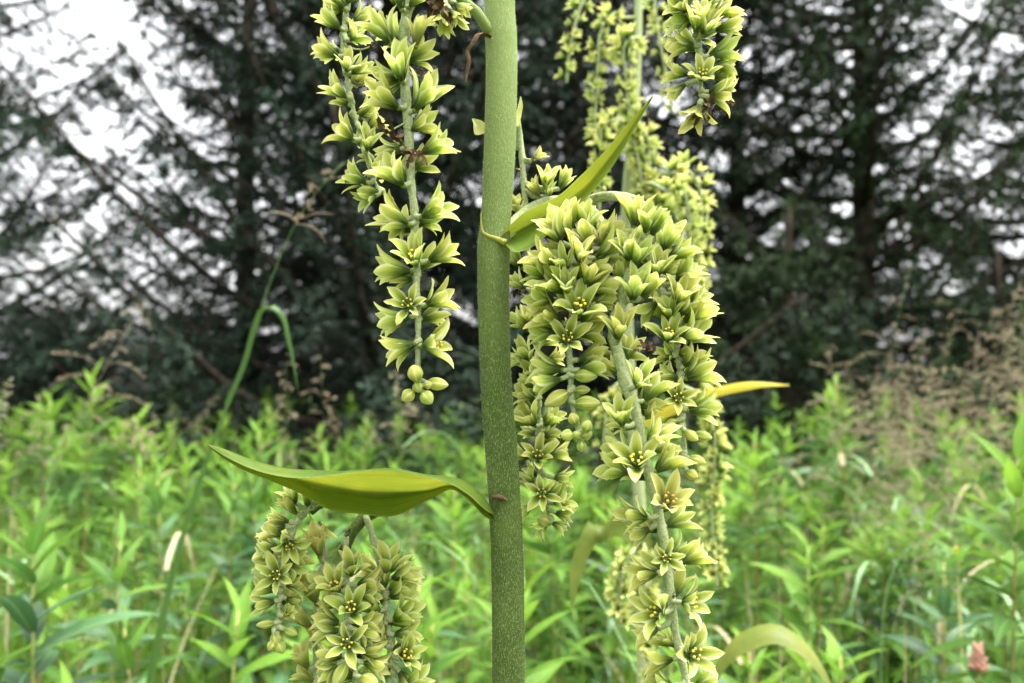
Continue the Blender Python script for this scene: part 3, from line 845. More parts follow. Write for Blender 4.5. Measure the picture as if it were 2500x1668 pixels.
def flower_mesh(opn, seed, old=False, lo=False):
    r = np.random.default_rng(seed)
    b = MB()
    nl, nu = (5, 2) if lo else (10, 6)
    for i in range(6):
        az = i * math.pi / 3 + r.normal(0, 0.08)
        o = opn + (5 if i % 2 else -5) + r.normal(0, 7)
        b.add(*(lambda g: (g[0], g[1], 0, g[2]))(tepal_geo(r, az, max(8, o), r.uniform(0.86, 1.10), r.uniform(0.128, 0.152) * (1.05 if i % 2 else 0.93), nl, nu)))
    # green cup and three-lobed ovary
    v, f, uv = ellipsoid((0, 0, -0.06), (0, 0, 1), 0.075, 0.16, 8, 4); b.add(v, f, 1, uv)
    if not lo:
        for i in range(3):
            a = i * 2.094 + 0.3
            v, f, uv = ellipsoid((0.02 * math.cos(a), 0.02 * math.sin(a), 0.04), (0.25 * math.cos(a), 0.25 * math.sin(a), 1), 0.055, 0.32, 6, 5, 0, 0.5); b.add(v, f, 1, uv)
        if opn > 40:
            for i in range(6):
                a = i * math.pi / 3 + 0.5 + r.normal(0, 0.1)
                q = R(opn * r.uniform(0.30, 0.46)); L = r.uniform(0.36, 0.46)
                e = np.array([math.cos(a) * math.sin(q), math.sin(a) * math.sin(q), math.cos(q)])
                t = np.linspace(0, 1, 4)[:, None]
                P = np.array([0, 0, 0.05]) + e * L * t + np.array([math.cos(a), math.sin(a), 0]) * 0.05 * np.sin(t * 3.1)
                v, f, uv = tube(P, 0.011, 4); b.add(v, f, 3, uv)
                v, f, uv = ellipsoid(P[-1] - e * 0.03, e, 0.043, 0.075, 7, 5); b.add(v, f, 2, uv)
    return b.mesh('flower', [M['tepal_old'] if old else M['tepal'], M['ovary'], M['anther_old'] if old else M['anther'], M['axis']])

OPENS = (20, 28, 36, 46, 56, 68)
FLOWERS = {(o, k): flower_mesh(o, 50 + o * 3 + k, k == 2) for o in OPENS for k in range(3)}
FLOWERS_LO = [flower_mesh(o, 700 + o, False, True) for o in (26, 36, 48)]

def bud_mesh(seed, ratio, lo=False):
    r = np.random.default_rng(seed)
    b = MB()
    n, m = (12, 9)
    v, f, uv = ellipsoid((0, 0, 0), (0, 0, 1), 0.5 * ratio, 1.0, n, m, 0.05, 0.12)
    b.add(v, f, 0, [(a, 0.42 + 0.5 * t) for a, t in uv])
    return b.mesh('bud', [M['bud']])
BUDS = [bud_mesh(1, 0.95), bud_mesh(2, 0.62), bud_mesh(3, 0.5)]

def crumple_mesh(seed):
    """shrivelled brown flower remains"""
    r = np.random.default_rng(seed)
    b = MB()
    for i in range(7):
        a = r.uniform(0, 6.28); p = r.normal(0, 0.06, 3)
        P = [p]
        d = np.array([math.cos(a), math.sin(a), r.uniform(0.2, 1.0)])
        for k in range(6):
            d = d + r.normal(0, 0.55, 3); d /= np.linalg.norm(d)
            P.append(P[-1] + d * r.uniform(0.08, 0.16))
        P = spline(P, 12)
        T, Nn, Bn = frames(P)
        w = 0.10 * np.sin(np.linspace(0.5, 2.9, 12)) * r.uniform(0.6, 1.2)
        tw = np.cumsum(r.normal(0, 0.5, 12))
        S = Nn * np.cos(tw)[:, None] + Bn * np.sin(tw)[:, None]
        V = np.stack([P - S * w[:, None], P + Bn * 0.02, P + S * w[:, None]], 1).reshape(-1, 3)
        F = [(q * 3 + j, q * 3 + j + 1, q * 3 + j + 4, q * 3 + j + 3) for q in range(11) for j in range(2)]
        b.add(V, F, 0)
    return b.mesh('withered_flower', [M['withered']])
CRUMPLES = [crumple_mesh(k) for k in range(3)]

# ------------------------------------------------------------------ zoomed readings -> photo pixels
ZONE = {'A': (700, 0, 3.0145), 'B': (780, 480, 2.958), 'C': (1150, 200, 2.613), 'D': (1220, 750, 2.852),
        'E': (1380, 1200, 3.35), 'F': (480, 1050, 2.5376), 'G': (1300, 0, 2.528), 'S': (0, 0, 1.0)}
def zpx(z, x, y):
    a, b, s = ZONE[z]
    return a + x / s, b + y / s

def fuzz_object(name, P, rad, parent, n, length, seed):
    """short pale hairs standing off a tube"""
    r = np.random.default_rng(seed)
    T, Nn, Bn = frames(P)
    k = r.uniform(0, len(P) - 1.001, n); i = k.astype(int); w = (k - i)[:, None]
    c = P[i] * (1 - w) + P[i + 1] * w
    rr = (rad[i] * (1 - w[:, 0]) + rad[i + 1] * w[:, 0])
    a = r.uniform(0, 2 * np.pi, n)
    o = Nn[i] * np.cos(a)[:, None] + Bn[i] * np.sin(a)[:, None]
    c = c + o * (rr * 0.98)[:, None]
    d = o + T[i] * r.normal(0, 0.6, n)[:, None] + r.normal(0, 0.35, (n, 3)); d /= np.linalg.norm(d, axis=1)[:, None]
    s = np.cross(d, r.normal(0, 1, (n, 3))); s /= np.linalg.norm(s, axis=1)[:, None]
    L = length * r.uniform(0.5, 1.2, n)[:, None]
    V = np.stack([c - s * 0.00003, c + s * 0.00003, c + d * L], 1).reshape(-1, 3)
    o = link(name, big_mesh(name, V, np.arange(len(V)).reshape(-1, 3), [M['fuzz']]), parent)
    o['kind'] = 'stuff'

class Spike:
    """one hanging flower spike: an axis with flowers, buds and withered remains"""
    def __init__(self, root, axis, d0, d1, r0, r1, label=None, seed=0, n=36):
        self.root = root; self.seed = seed; self.r = np.random.default_rng(5000 + seed); self.k = 0
        pts = []
        for i, (z, x, y) in enumerate(axis):
            d = d0 + (d1 - d0) * i / (len(axis) - 1)
            pts.append(tuple(at(*zpx(z, x, y), d) - root.location))
        self.P = spline(pts, n)
        self.rad = 0.56 * np.linspace(r0, r1, n) * (1 + 0.12 * np.sin(np.arange(n) * 1.9 + seed))
        self.b = MB()
        v, f, uv = tube(self.P, self.rad, 10, 0.03, self.r); self.b.add(v, f, 0, uv)
        self.kids = []
        self.label = label
        # axis in photo pixels, for attaching
        q = self.P + np.array(tuple(root.location))
        rel = q - np.array(tuple(CAM))
        dep = rel @ np.array(tuple(FWD))
        self.dep = dep
        self.px = np.stack([1250 + rel @ np.array(tuple(RIGHT)) / dep / PX, 834 - rel @ np.array(tuple(UP)) / dep / PX], 1)
    def place(self, z, bx, by, tx, ty, phi, ped=0.0014):
        x, y = zpx(z, bx, by)
        X, Y = zpx(z, tx, ty)
        th = math.atan2(-(Y - y), X - x)
        i = int(np.argmin(np.hypot(self.px[:, 0] - x, (self.px[:, 1] - y) * 1.6)))
        c, s = math.cos(R(phi)), math.sin(R(phi))
        dirv = RIGHT * (c * math.cos(th)) + UP * (c * math.sin(th)) - FWD * s
        d = self.dep[i] - (self.rad[i] + 0.0045) * (s * 1.1 + 0.15)
        base = at(x, y, d) - self.root.location
        # short stalk from the axis to the flower
        a = self.P[max(0, i - 1)]
        e = np.array(tuple(base))
        dv = np.array(tuple(dirv))
        Q = spline([a, a * 0.45 + e * 0.55 - dv * 0.0015, e + dv * 0.0006], 6)
        v, f, uv = tube(Q, np.linspace(ped, ped * 0.75, 6), 6); self.b.add(v, f, 0, uv)
        return base, dirv, d
    def mat(self, base, dirv, S, w=1.0):
        q = Vector(dirv).to_track_quat('Z', 'Y').to_matrix().to_4x4()
        return Matrix.Translation(base) @ q @ Matrix.Rotation(self.r.uniform(0, 6.28), 4, 'Z') @ Matrix.Diagonal((S * w, S * w, S, 1))
    def fl(self, z, bx, by, tx, ty, phi=15, opn=34, L=None, old=False):
        L = L or self.L
        base, dirv, d = self.place(z, bx, by, tx, ty, phi)
        S = 1.06 * L / ZONE[z][2] * PX * d
        o = min(OPENS, key=lambda q: abs(q - opn))
        k = 2 if old else int(self.r.integers(0, 2))
        self.kids.append(('flower', FLOWERS[o, k], self.mat(base, dirv, S, self.r.uniform(0.95, 1.08))))
    def bud(self, z, bx, by, tx, ty, L, phi=10, kind=1):
        base, dirv, d = self.place(z, bx, by, tx, ty, phi)
        S = L / ZONE[z][2] * PX * d
        self.kids.append(('bud', BUDS[kind], self.mat(base, dirv, S)))
    def rbud(self, z, cx, cy, rad):
        """round bud centred at cx, cy"""
        i = -1
        ax, ay = self.px[-1]
        x, y = zpx(z, cx, cy)
        th = math.atan2(-(y - ay), x - ax) if math.hypot(x - ax, y - ay) > 4 else -1.2
        sx = cx - rad * math.cos(th) * 0.9; sy = cy + rad * math.sin(th) * 0.9
        self.bud(z, sx, sy, cx, cy, rad * 2.0, self.r.uniform(5, 35), 0)
    def brown(self, z, cx, cy, size, tx=0, ty=-1, phi=30):
        base, dirv, d = self.place(z, cx, cy, cx + tx * 10, cy + ty * 10, phi, 0.0004)
        S = size / ZONE[z][2] * PX * d
        self.kids.append(('withered_flower', CRUMPLES[self.k % 3], self.mat(base, dirv, S))); self.k += 1
    def fill(self, n, L, opn=36, s0=0.1, s1=0.9):
        """flowers on the far side of the axis"""
        for k in range(n):
            i = int((s0 + (s1 - s0) * (k + self.r.random()) / n) * (len(self.P) - 1))
            x, y = self.px[i]
            sg = 1 if k % 2 else -1
            th = R(25 + self.r.uniform(-20, 45)); l = L * self.r.uniform(0.8, 1.1)
            self.fl('S', x + sg * 5, y, x + sg * (5 + 30 * math.cos(th)), y - 30 * math.sin(th), -self.r.uniform(18, 45), opn, l)
    def done(self, fuzz=900):
        o = link('flower_spike', self.b.mesh('flower_spike', [M['axis']]), self.root)
        if self.label: o['label'] = self.label
        for nm, me, mx in self.kids:
            link(nm, me, o, mx)
        if fuzz: fuzz_object('fuzz', self.P, self.rad, o, fuzz, 0.0012, self.seed)
        return o

# ------------------------------------------------------------------ false hellebore: the near plant
D0 = 0.345
foot = at_v(1166, 1568, D0)
HP = empty('false_hellebore', (foot.x + 0.01, foot.y, 0))
tag(HP, 'false hellebore with thick hairy green stem and sharp hanging spikes of yellow-green flowers', 'plant', 'false hellebore plants')
def hp(x, y, d): return tuple(at_v(x, y, d) - HP.location)

stem_pts = [(1112, 1182, -60), (1112, 1181, 0), (1115, 1187, 130), (1114, 1186, 230), (1109, 1181, 380), (1105, 1174, 480), (1100, 1170, 535), (1097, 1170, 560), (1096, 1169, 620), (1098, 1170, 740),
            (1102, 1173, 860), (1109, 1182, 980), (1118, 1192, 1100), (1124, 1197, 1190), (1127, 1202, 1300), (1129, 1204, 1450), (1129, 1206, 1640)]
SP = [np.array(hp((a + b) / 2, y, D0)) for a, b, y in stem_pts]
SR = [(b - a) / 2 / 0.94 * PX * D0 for a, b, y in stem_pts]
top = SP[0]
SP = [top + np.array([0.012, 0.0, 0.34]), top + np.array([0.006, 0, 0.16])] + SP + [SP[-1] + np.array([0.0006, 0, -0.03]), SP[-1] + np.array([0.0012, 0, -0.08]), np.array([-0.005, 0.002, 0.6]), np.array([0.0, 0.0, 0.3]), np.array([0, 0, -0.03])]
SR = [0.0025, 0.0045] + SR + [0.0077, 0.0079, 0.0085, 0.0095, 0.012]
S4 = spline([np.r_[p, q] for p, q in zip(SP, SR)], 420)
P, rad = S4[:, :3], S4[:, 3]
# knuckles where leaves leave the stem
zn = [hp(1135, 556, D0)[2], hp(1160, 1200, D0)[2], hp(1148, 75, D0)[2]]
for z in zn: rad = rad * (1 + 0.045 * np.exp(-((P[:, 2] - z) / 0.004) ** 2))
b = MB(); v, f, uv = tube(P, rad, 28); b.add(v, f, 0, uv)
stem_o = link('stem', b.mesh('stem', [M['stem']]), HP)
vis = (P[:, 2] > hp(0, 1640, D0)[2]) & (P[:, 2] < hp(0, -60, D0)[2])
fuzz_object('fuzz', P[vis], rad[vis], stem_o, 22000, 0.0009, 3)

def loft_leaf(name, rows, parent, mat, nu=12, nl=48, crease=0.7, ripple=0.0012, seed=0):
    """rows: (edge A, fold, edge B) as points in the place -> curved blade; fold pulled into a rounded trough"""
    A = spline([r_[0] for r_ in rows], nl); C = spline([r_[1] for r_ in rows], nl); B = spline([r_[2] for r_ in rows], nl)
    r = np.random.default_rng(seed)
    ph = r.uniform(0, 6, 4)
    V, uv = [], []
    for i in range(nl):
        s = i / (nl - 1)
        for j in range(nu + 1):
            u = j / nu
            # quadratic curve through A, fold, B
            q = A[i] * (2 * (u - 0.5) * (u - 1)) + C[i] * (4 * u * (1 - u)) + B[i] * (2 * u * (u - 0.5))
            q2 = A[i] * (1 - 2 * u) + C[i] * 2 * u if u <= 0.5 else C[i] * (2 - 2 * u) + B[i] * (2 * u - 1)
            q = q * (1 - crease) + q2 * crease
            n = np.cross(B[i] - A[i], C[min(i + 1, nl - 1)] - C[max(i - 1, 0)]); n = n / (np.linalg.norm(n) + 1e-9)
            q = q + n * ripple * (math.sin(9 * s + ph[0]) * math.cos(3 * u + ph[1]) + 0.6 * math.sin(23 * s + ph[2] + 4 * u)) * math.sin(math.pi * s)
            V.append(q); uv.append((u, s))
    F = [(i * (nu + 1) + j, i * (nu + 1) + j + 1, (i + 1) * (nu + 1) + j + 1, (i + 1) * (nu + 1) + j) for i in range(nl - 1) for j in range(nu)]
    b = MB(); b.add(V, F, 0, uv)
    me = b.mesh(name, [mat])
    o = link(name, me, parent)
    return o

# long bract pointing away over the lower flower clusters: (upper edge, trough, lower edge) rows from stem to tip
def rolled_leaf(rows, parent, mat, nl=60, nu=16, seed=0, ripple=0.0007):
    """blade whose rim rolls over: rows of (rim, crest, trough, lower edge), each (x, y, distance)"""
    L = [spline([hp(*r_[k]) for r_ in rows], nl) for k in range(4)]
    r = np.random.default_rng(seed); ph = r.uniform(0, 6, 4)
    V, uv = [], []
    for i in range(nl):
        s_ = i / (nl - 1)
        C = spline([L[k][i] + np.array([0, 0, 1e-6 * k]) for k in range(4)], nu + 1)
        n = np.cross(L[3][i] - L[1][i], L[2][min(i + 1, nl - 1)] - L[2][max(i - 1, 0)]); n = n / (np.linalg.norm(n) + 1e-9)
        for j in range(nu + 1):
            u = j / nu
            V.append(C[j] + n * ripple * (math.sin(11 * s_ + ph[0]) * math.cos(5 * u + ph[1]) + 0.7 * math.sin(31 * s_ + ph[2] + 6 * u) * u) * math.sin(math.pi * s_))
            uv.append((u, s_))
    F = [(i * (nu + 1) + j, i * (nu + 1) + j + 1, (i + 1) * (nu + 1) + j + 1, (i + 1) * (nu + 1) + j) for i in range(nl - 1) for j in range(nu)]
    b = MB(); b.add(V, F, 0, uv)
    return link('leaf', b.mesh('leaf', [mat]), parent)
o = rolled_leaf([
    ((1134, 1183, .337), (1134, 1178, .339), (1130, 1186, .342), (1132, 1196, .337)),
    ((1106, 1164, .328), (1108, 1140, .333), (1105, 1162, .345), (1108, 1182, .332)),
    ((1074, 1134, .324), (1075, 1112, .330), (1078, 1137, .348), (1080, 1152, .331)),
    ((1034, 1109, .321), (1035, 1097, .327), (1035, 1116, .352), (1040, 1123, .332)),
    ((985, 1096, .317), (985, 1090, .322), (985, 1128, .356), (985, 1148, .334)),
    ((905, 1082, .314), (905, 1079, .317), (905, 1136, .358), (900, 1184, .333)),
    ((830, 1086, .312), (830, 1083, .315), (825, 1130, .356), (825, 1183, .332)),
    ((760, 1093, .310), (760, 1087, .314), (760, 1122, .352), (755, 1168, .331)),
    ((690, 1096, .309), (690, 1084, .314), (690, 1106, .346), (690, 1135, .330)),
    ((623, 1087, .309), (625, 1073, .314), (625, 1092, .336), (622, 1102, .326)),
    ((558, 1067, .311), (560, 1052, .315), (558, 1070, .327), (555, 1078, .321)),
    ((508, 1042, .315), (510, 1031, .3165), (508, 1043, .321), (507, 1048, .319)),
    ((474, 1020, .3183), (474, 1019, .3185), (474, 1021, .319), (474, 1022, .3186))], HP, M['bract'], seed=4)
o['label'] = 'long pointed yellow-green leaf folded like a trough, over the lower flower clusters'

# upright bract with narrow tip
rows = []
for ua, va, uc, vc, ub, vb, da, dc, db in (
        (1150, 540, 1148, 550, 1160, 562, .336, .342, .334), (1172, 515, 1165, 545, 1182, 579, .337, .347, .330),
        (1205, 487, 1205, 525, 1212, 572, .339, .351, .329), (1245, 468, 1243, 505, 1245, 548, .341, .352, .330),
        (1275, 452, 1283, 480, 1288, 508, .340, .350, .332), (1325, 412, 1335, 438, 1345, 455, .338, .347, .334),
        (1370, 366, 1380, 385, 1392, 402, .337, .344, .336), (1415, 315, 1423, 330, 1430, 343, .338, .342, .338),
        (1455, 267, 1460, 276, 1464, 284, .340, .342, .340), (1497, 220, 1498, 221, 1499, 223, .342, .3425, .342)):
    rows.append((hp(ua, va, da), hp(uc, vc, dc), hp(ub, vb, db)))
o = loft_leaf('leaf', rows, HP, M['bract'], seed=5, ripple=0.0007)
o['label'] = 'narrow yellow-green leaf standing up from the stem with a sharp brownish tip'

def part_tube(name, pts, radii, mat, n=20, sides=10, fuzz=0):
    P = spline([hp(*p) for p in pts], n)
    rd = np.interp(np.linspace(0, 1, n), np.linspace(0, 1, len(radii)), radii)
    b = MB(); v, f, uv = tube(P, rd, sides, 0.03); b.add(v, f, 0, uv)
    o = link(name, b.mesh(name, [mat]), HP)
    if fuzz: fuzz_object('fuzz', P, rd, o, fuzz, 0.0010, n)
    return o

# ridge of the upper leaf clasping the stem
part_tube('leaf_collar', [(1104, 490, .3425), (1105, 515, .3415), (1109, 533, .3403), (1122, 542, .3383), (1142, 549, .3377), (1160, 557, .3370)], [.0003, .0005, .0007, .0008, .0010, .0016], M['bract_pale'], 24)
# bract scar on the lower stem
part_tube('bract_scar', [(1130, 1143, .3380), (1142, 1140, .3368), (1152, 1143, .3365), (1162, 1150, .3375)], [.0006, .0011, .0010, .0004], M['withered'], 10)
# flowering branches
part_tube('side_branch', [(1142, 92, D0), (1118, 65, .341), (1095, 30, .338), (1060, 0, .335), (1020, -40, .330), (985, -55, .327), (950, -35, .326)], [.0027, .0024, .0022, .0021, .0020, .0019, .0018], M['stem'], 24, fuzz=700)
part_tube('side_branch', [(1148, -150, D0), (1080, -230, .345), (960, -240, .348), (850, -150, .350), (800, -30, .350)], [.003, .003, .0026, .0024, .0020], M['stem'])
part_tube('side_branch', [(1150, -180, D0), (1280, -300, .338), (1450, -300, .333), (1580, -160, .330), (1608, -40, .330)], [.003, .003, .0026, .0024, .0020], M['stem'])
part_tube('side_branch', [(1160, 560, .348), (1190, 505, .356), (1250, 468, .358), (1320, 468, .350), (1370, 500, .340), (1385, 540, .334), (1330, 600, .331)], [.0036, .0032, .0030, .0028, .0026, .0024, .0022], M['axis'], 28)
part_tube('side_branch', [(1320, 470, .352), (1400, 450, .345), (1470, 470, .340), (1490, 540, .342)], [.0022, .0022, .0022, .002], M['axis'])
part_tube('side_branch', [(1365, 500, .342), (1400, 540, .335), (1405, 620, .330)], [.0024, .0026, .0028], M['axis'])
part_tube('side_branch', [(1150, 300, .352), (1180, 270, .358), (1188, 300, .362), (1192, 345, .364)], [.0026, .0022, .0020, .0019], M['axis'])
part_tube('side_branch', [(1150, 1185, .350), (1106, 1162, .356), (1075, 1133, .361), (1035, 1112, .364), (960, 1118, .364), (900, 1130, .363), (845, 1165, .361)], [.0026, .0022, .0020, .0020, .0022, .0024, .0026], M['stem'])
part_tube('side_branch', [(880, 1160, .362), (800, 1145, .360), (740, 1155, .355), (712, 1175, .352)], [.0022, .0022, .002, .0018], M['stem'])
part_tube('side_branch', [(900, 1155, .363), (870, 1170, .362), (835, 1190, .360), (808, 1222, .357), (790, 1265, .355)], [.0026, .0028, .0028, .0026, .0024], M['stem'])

# withered bract hanging from the top node and pale bracts at the stem
def flat_part(name, pts, w, side, mat, label=None, n=22, fold=0.5):
    P = spline([hp(*p) for p in pts], n)
    ww = np.interp(np.linspace(0, 1, n), np.linspace(0, 1, len(w)), w)
    o = link(name, ribbon_mesh(P, ww, side, mat, name, fold), HP)
    if label: o['label'] = label
    return o
flat_part('withered_leaf', [(1128, 84, .338), (1108, 75, .336), (1092, 78, .335), (1080, 98, .3345), (1071, 112, .335), (1073, 140, .334), (1070, 165, .335), (1068, 188, .335)], [.0008, .0012, .0017, .0012, .0010, .0012, .0008, .0003], (1, -0.6, 0.3), M['withered'], 'shrivelled dark brown leaf hanging from the stem', fold=0.9)
flat_part('bract', [(1118, 300, .350), (1106, 300, .353), (1096, 285, .355), (1084, 273, .356)], [.002, .0034, .0022, .0003], (0.2, 0.3, 1), M['bract_pale'])
flat_part('bract', [(1188, 290, .352), (1190, 268, .350), (1195, 245, .349), (1195, 222, .350)], [.0006, .0014, .0011, .0002], (1, -0.3, 0), M['bract_pale'])

# ---- spikes (positions read from zoomed views of the photo)
s = Spike(HP, [('A', 470, -120), ('A', 445, 0), ('A', 430, 150), ('A', 415, 300), ('A', 420, 430), ('A', 440, 560), ('A', 470, 720), ('A', 510, 880), ('A', 555, 1020), ('A', 590, 1180), ('A', 640, 1320), ('A', 690, 1430)], .350, .347, .0022, .0011, 'thin outer flower spike of smaller flowers', 1)
s.fill(8, 58, 36, 0.1, 0.95)
s.L = 190
for e in ((400, 215, 240, 100, 10, 30, 205), (425, 70, 365, -30, 30, 30), (480, 170, 620, 70, 0, 30, 180), (470, 300, 560, 210, 40, 40, 155), (385, 420, 210, 330, 10, 36, 205), (440, 530, 490, 400, 45, 40, 170),
          (470, 545, 610, 470, 0, 30, 180), (440, 720, 280, 600, 30, 40, 215), (490, 1030, 320, 900, 25, 46, 225), (590, 1110, 640, 950, 40, 36, 180), (600, 960, 700, 860, 10, 30, 160),
          (590, 1350, 440, 1290, 20, 40, 205), (640, 1180, 560, 1130, -10, 36, 120), (660, 1440, 520, 1490, 30, 46, 170), (700, 1420, 560, 1410, 10, 30, 180), (500, 850, 590, 820, -20, 36, 110),
          (430, 30, 520, -60, 10, 30, 180), (620, 1290, 690, 1180, 10, 36, 150)):
    s.fl('A', *e)
s.brown('A', 630, 350, 90); s.brown('A', 540, 620, 80); s.brown('B', 190, -100, 40)
s.done(700)

s = Spike(HP, [('A', 920, -110), ('A', 905, -20), ('A', 870, 200), ('A', 862, 400), ('A', 870, 620), ('A', 885, 800), ('A', 900, 1000), ('A', 908, 1200), ('A', 920, 1400), ('B', 685, 100), ('B', 690, 250), ('B', 702, 420), ('B', 702, 600), ('B', 710, 800), ('B', 712, 1000), ('B', 710, 1240), ('B', 715, 1380)], .326, .326, .0042, .0018, 'long flower spike ending in a cluster of round green buds', 2, 60)
s.fill(12, 74, 36, 0.12, 0.85)
s.L = 255
for e in ((770, 330, 660, 160, 20, 28, 260), (850, 80, 790, -60, 20, 28, 260), (950, 350, 980, 130, 20, 25, 235, True), (850, 610, 830, 380, 35, 28, 285), (830, 800, 630, 650, 20, 30, 285), (940, 820, 1100, 600, 15, 30, 310),
          (810, 560, 720, 560, -20, 36, 150), (910, 960, 1060, 900, 0, 36, 210), (990, 1130, 1180, 1050, 10, 36, 260), (860, 1370, 730, 1220, 35, 40, 270), (850, 1100, 690, 1110, -10, 36, 190),
          (900, 60, 1010, -60, 15, 28, 220)):
    s.fl('A', *e)
s.L = 250
for e in ((650, 205, 450, 120, 20, 36, 285), (620, 190, 490, 280, -20, 46, 160), (735, 150, 880, 60, 25, 46, 275), (700, 500, 690, 380, 45, 50, 250), (670, 540, 450, 510, 0, 36, 280), (780, 470, 950, 370, 0, 36, 250),
          (655, 795, 645, 770, 70, 70, 190), (770, 790, 940, 700, 15, 40, 245), (660, 870, 440, 900, 0, 36, 255), (690, 1060, 500, 1120, 15, 46, 255), (740, 1080, 930, 1040, 10, 50, 260)):
    s.fl('B', *e)
for x, y, rr in ((695, 1275, 65), (712, 1375, 43), (785, 1360, 35), (645, 1435, 55), (778, 1450, 58)): s.rbud('B', x, y, rr)
s.bud('B', 770, 1345, 920, 1360, 165, 10, 1)
s.brown('A', 770, 960, 230, -0.5, 1, 60); s.brown('A', 950, 1130, 200, -1, 0.3, 60); s.brown('A', 1000, 560, 130, 0, -1, 20)
s.done(1600)

s = Spike(HP, [('A', 1250, -110), ('A', 1210, -40), ('A', 1180, 20), ('A', 1170, 70)], .331, .330, .0018, .0012, 'tuft of drooping flowers with brown withered petals', 3, 10)
s.L = 190
for e in ((1165, 50, 1150, 250, 10, 28, 200), (1200, 70, 1280, 180, 10, 28, 170), (1150, 60, 1100, 190, -10, 28, 150), (1230, 20, 1310, 90, 10, 30, 150)): s.fl('A', *e)
s.brown('A', 1150, 50, 220, -0.4, 1, 50); s.brown('A', 1080, 60, 150, -1, 0.4, 30)
s.done(150)

s = Spike(HP, [('C', 288, 260), ('C', 305, 330), ('C', 320, 420), ('C', 328, 520), ('C', 335, 650), ('C', 345, 780), ('C', 350, 950), ('C', 380, 1250), ('D', 250, 130), ('D', 265, 230), ('D', 262, 400), ('D', 268, 600), ('D', 275, 800), ('D', 280, 1000), ('D', 285, 1150), ('D', 330, 1400), ('D', 350, 1510)], .364, .358, .0026, .0012, 'flower spike hanging close beside the thick stem', 4, 60)
s.fill(10, 52, 36, 0.5, 0.95)
s.L = 150
for e in ((470, 680, 500, 560, 35, 36, 155), (560, 690, 610, 600, 0, 30, 145), (380, 510, 425, 470, 0, 28, 120, True), (440, 740, 380, 640, 20, 30, 135, True), (500, 740, 495, 690, 20, 36, 110), (290, 830, 290, 760, 20, 30, 115, True),
          (350, 880, 300, 800, 10, 30, 130, True), (330, 1190, 280, 1120, 10, 30, 190), (350, 1330, 270, 1260, 10, 36, 150)): s.fl('C', *e)
s.L = 165
for e in ((200, 160, 110, 80, 20, 36, 175), (235, 130, 200, 40, 30, 36, 155), (210, 370, 150, 270, 30, 36, 185), (200, 385, 100, 350, 5, 36, 150), (250, 480, 210, 420, 30, 36, 150), (330, 370, 400, 350, 0, 36, 135), (250, 640, 130, 590, 10, 36, 165),
          (240, 560, 160, 510, -5, 36, 140), (250, 830, 180, 740, 25, 40, 195), (305, 830, 390, 750, 20, 40, 175), (265, 1060, 265, 980, 50, 56, 175), (340, 1040, 450, 1010, 5, 40, 165), (210, 1050, 130, 1020, 0, 36, 140),
          (295, 1300, 290, 1280, 70, 70, 150), (370, 1190, 480, 1190, 0, 36, 150), (375, 1370, 470, 1320, 25, 46, 175), (240, 1380, 180, 1410, 10, 36, 140), (240, 1240, 190, 1170, 0, 36, 140), (380, 1430, 500, 1450, 0, 30, 140),
          (360, 1500, 440, 1540, 10, 36, 120), (340, 1500, 260, 1560, 10, 36, 130), (240, 720, 130, 680, -5, 36, 150), (300, 900, 400, 870, -10, 36, 130)): s.fl('D', *e)
s.rbud('D', 310, 1490, 50)
s.brown('C', 320, 1360, 120, -0.5, -1, 30); s.brown('C', 290, 560, 60); s.brown('C', 400, 500, 60, 1, 0)
s.done(900)

s = Spike(HP, [('C', 720, 900), ('C', 690, 980), ('C', 660, 1080), ('C', 645, 1250), ('C', 655, 1400), ('D', 480, 250), ('D', 490, 400), ('D', 497, 560), ('D', 510, 700), ('D', 535, 800), ('D', 570, 900)], .331, .327, .0034, .0016, 'crowded flower spike ending in ridged green buds', 5, 44)
s.fill(8, 70, 36, 0.1, 0.6)
s.L = 220
for e in ((580, 1030, 500, 900, 20, 30, 235), (690, 1160, 690, 1030, 40, 30, 215), (630, 1000, 570, 860, 10, 30, 235), (725, 960, 740, 830, 0, 25, 195), (790, 1130, 900, 1060, 20, 30, 235), (790, 1010, 920, 930, 15, 30, 225, True), (560, 1170, 400, 1090, 20, 36, 230),
          (610, 1210, 565, 1130, 30, 36, 180), (590, 1350, 440, 1230, 25, 36, 245), (620, 1350, 590, 1240, 45, 36, 185), (730, 1310, 760, 1210, 25, 36, 190), (740, 1340, 890, 1290, 10, 36, 235), (690, 1490, 690, 1400, 45, 46, 225), (580, 1540, 410, 1470, 15, 36, 235),
          (480, 1250, 350, 1180, 10, 36, 175), (540, 1400, 380, 1370, 10, 36, 205), (830, 1070, 830, 960, 10, 28, 190, True), (720, 1180, 850, 1190, 10, 36, 190), (640, 950, 640, 840, -5, 25, 190), (680, 920, 690, 850, -10, 25, 170, True),
          (760, 1420, 880, 1380, 5, 36, 180), (760, 1060, 720, 930, 10, 28, 200)): s.fl('C', *e)
s.L = 200
for e in ((465, 240, 465, 200, 64, 68, 200), (550, 200, 690, 170, 0, 36, 190), (440, 440, 260, 420, 0, 28, 250), (430, 500, 250, 530, 10, 28, 230), (540, 370, 730, 300, 0, 30, 235), (550, 440, 730, 390, 10, 36, 225), (400, 180, 200, 180, -5, 36, 210), (560, 120, 650, 40, 10, 36, 200)): s.fl('D', *e)
s.bud('D', 515, 480, 660, 480, 165, 15, 1); s.bud('D', 480, 590, 310, 680, 195, 15, 1); s.bud('D', 520, 670, 690, 665, 180, 10, 1); s.bud('D', 520, 575, 620, 575, 110, 0, 1)
for x, y, rr in ((515, 780, 45), (465, 890, 48), (605, 825, 45), (597, 890, 45), (568, 965, 40), (540, 890, 38)): s.rbud('D', x, y, rr)
s.done(900)

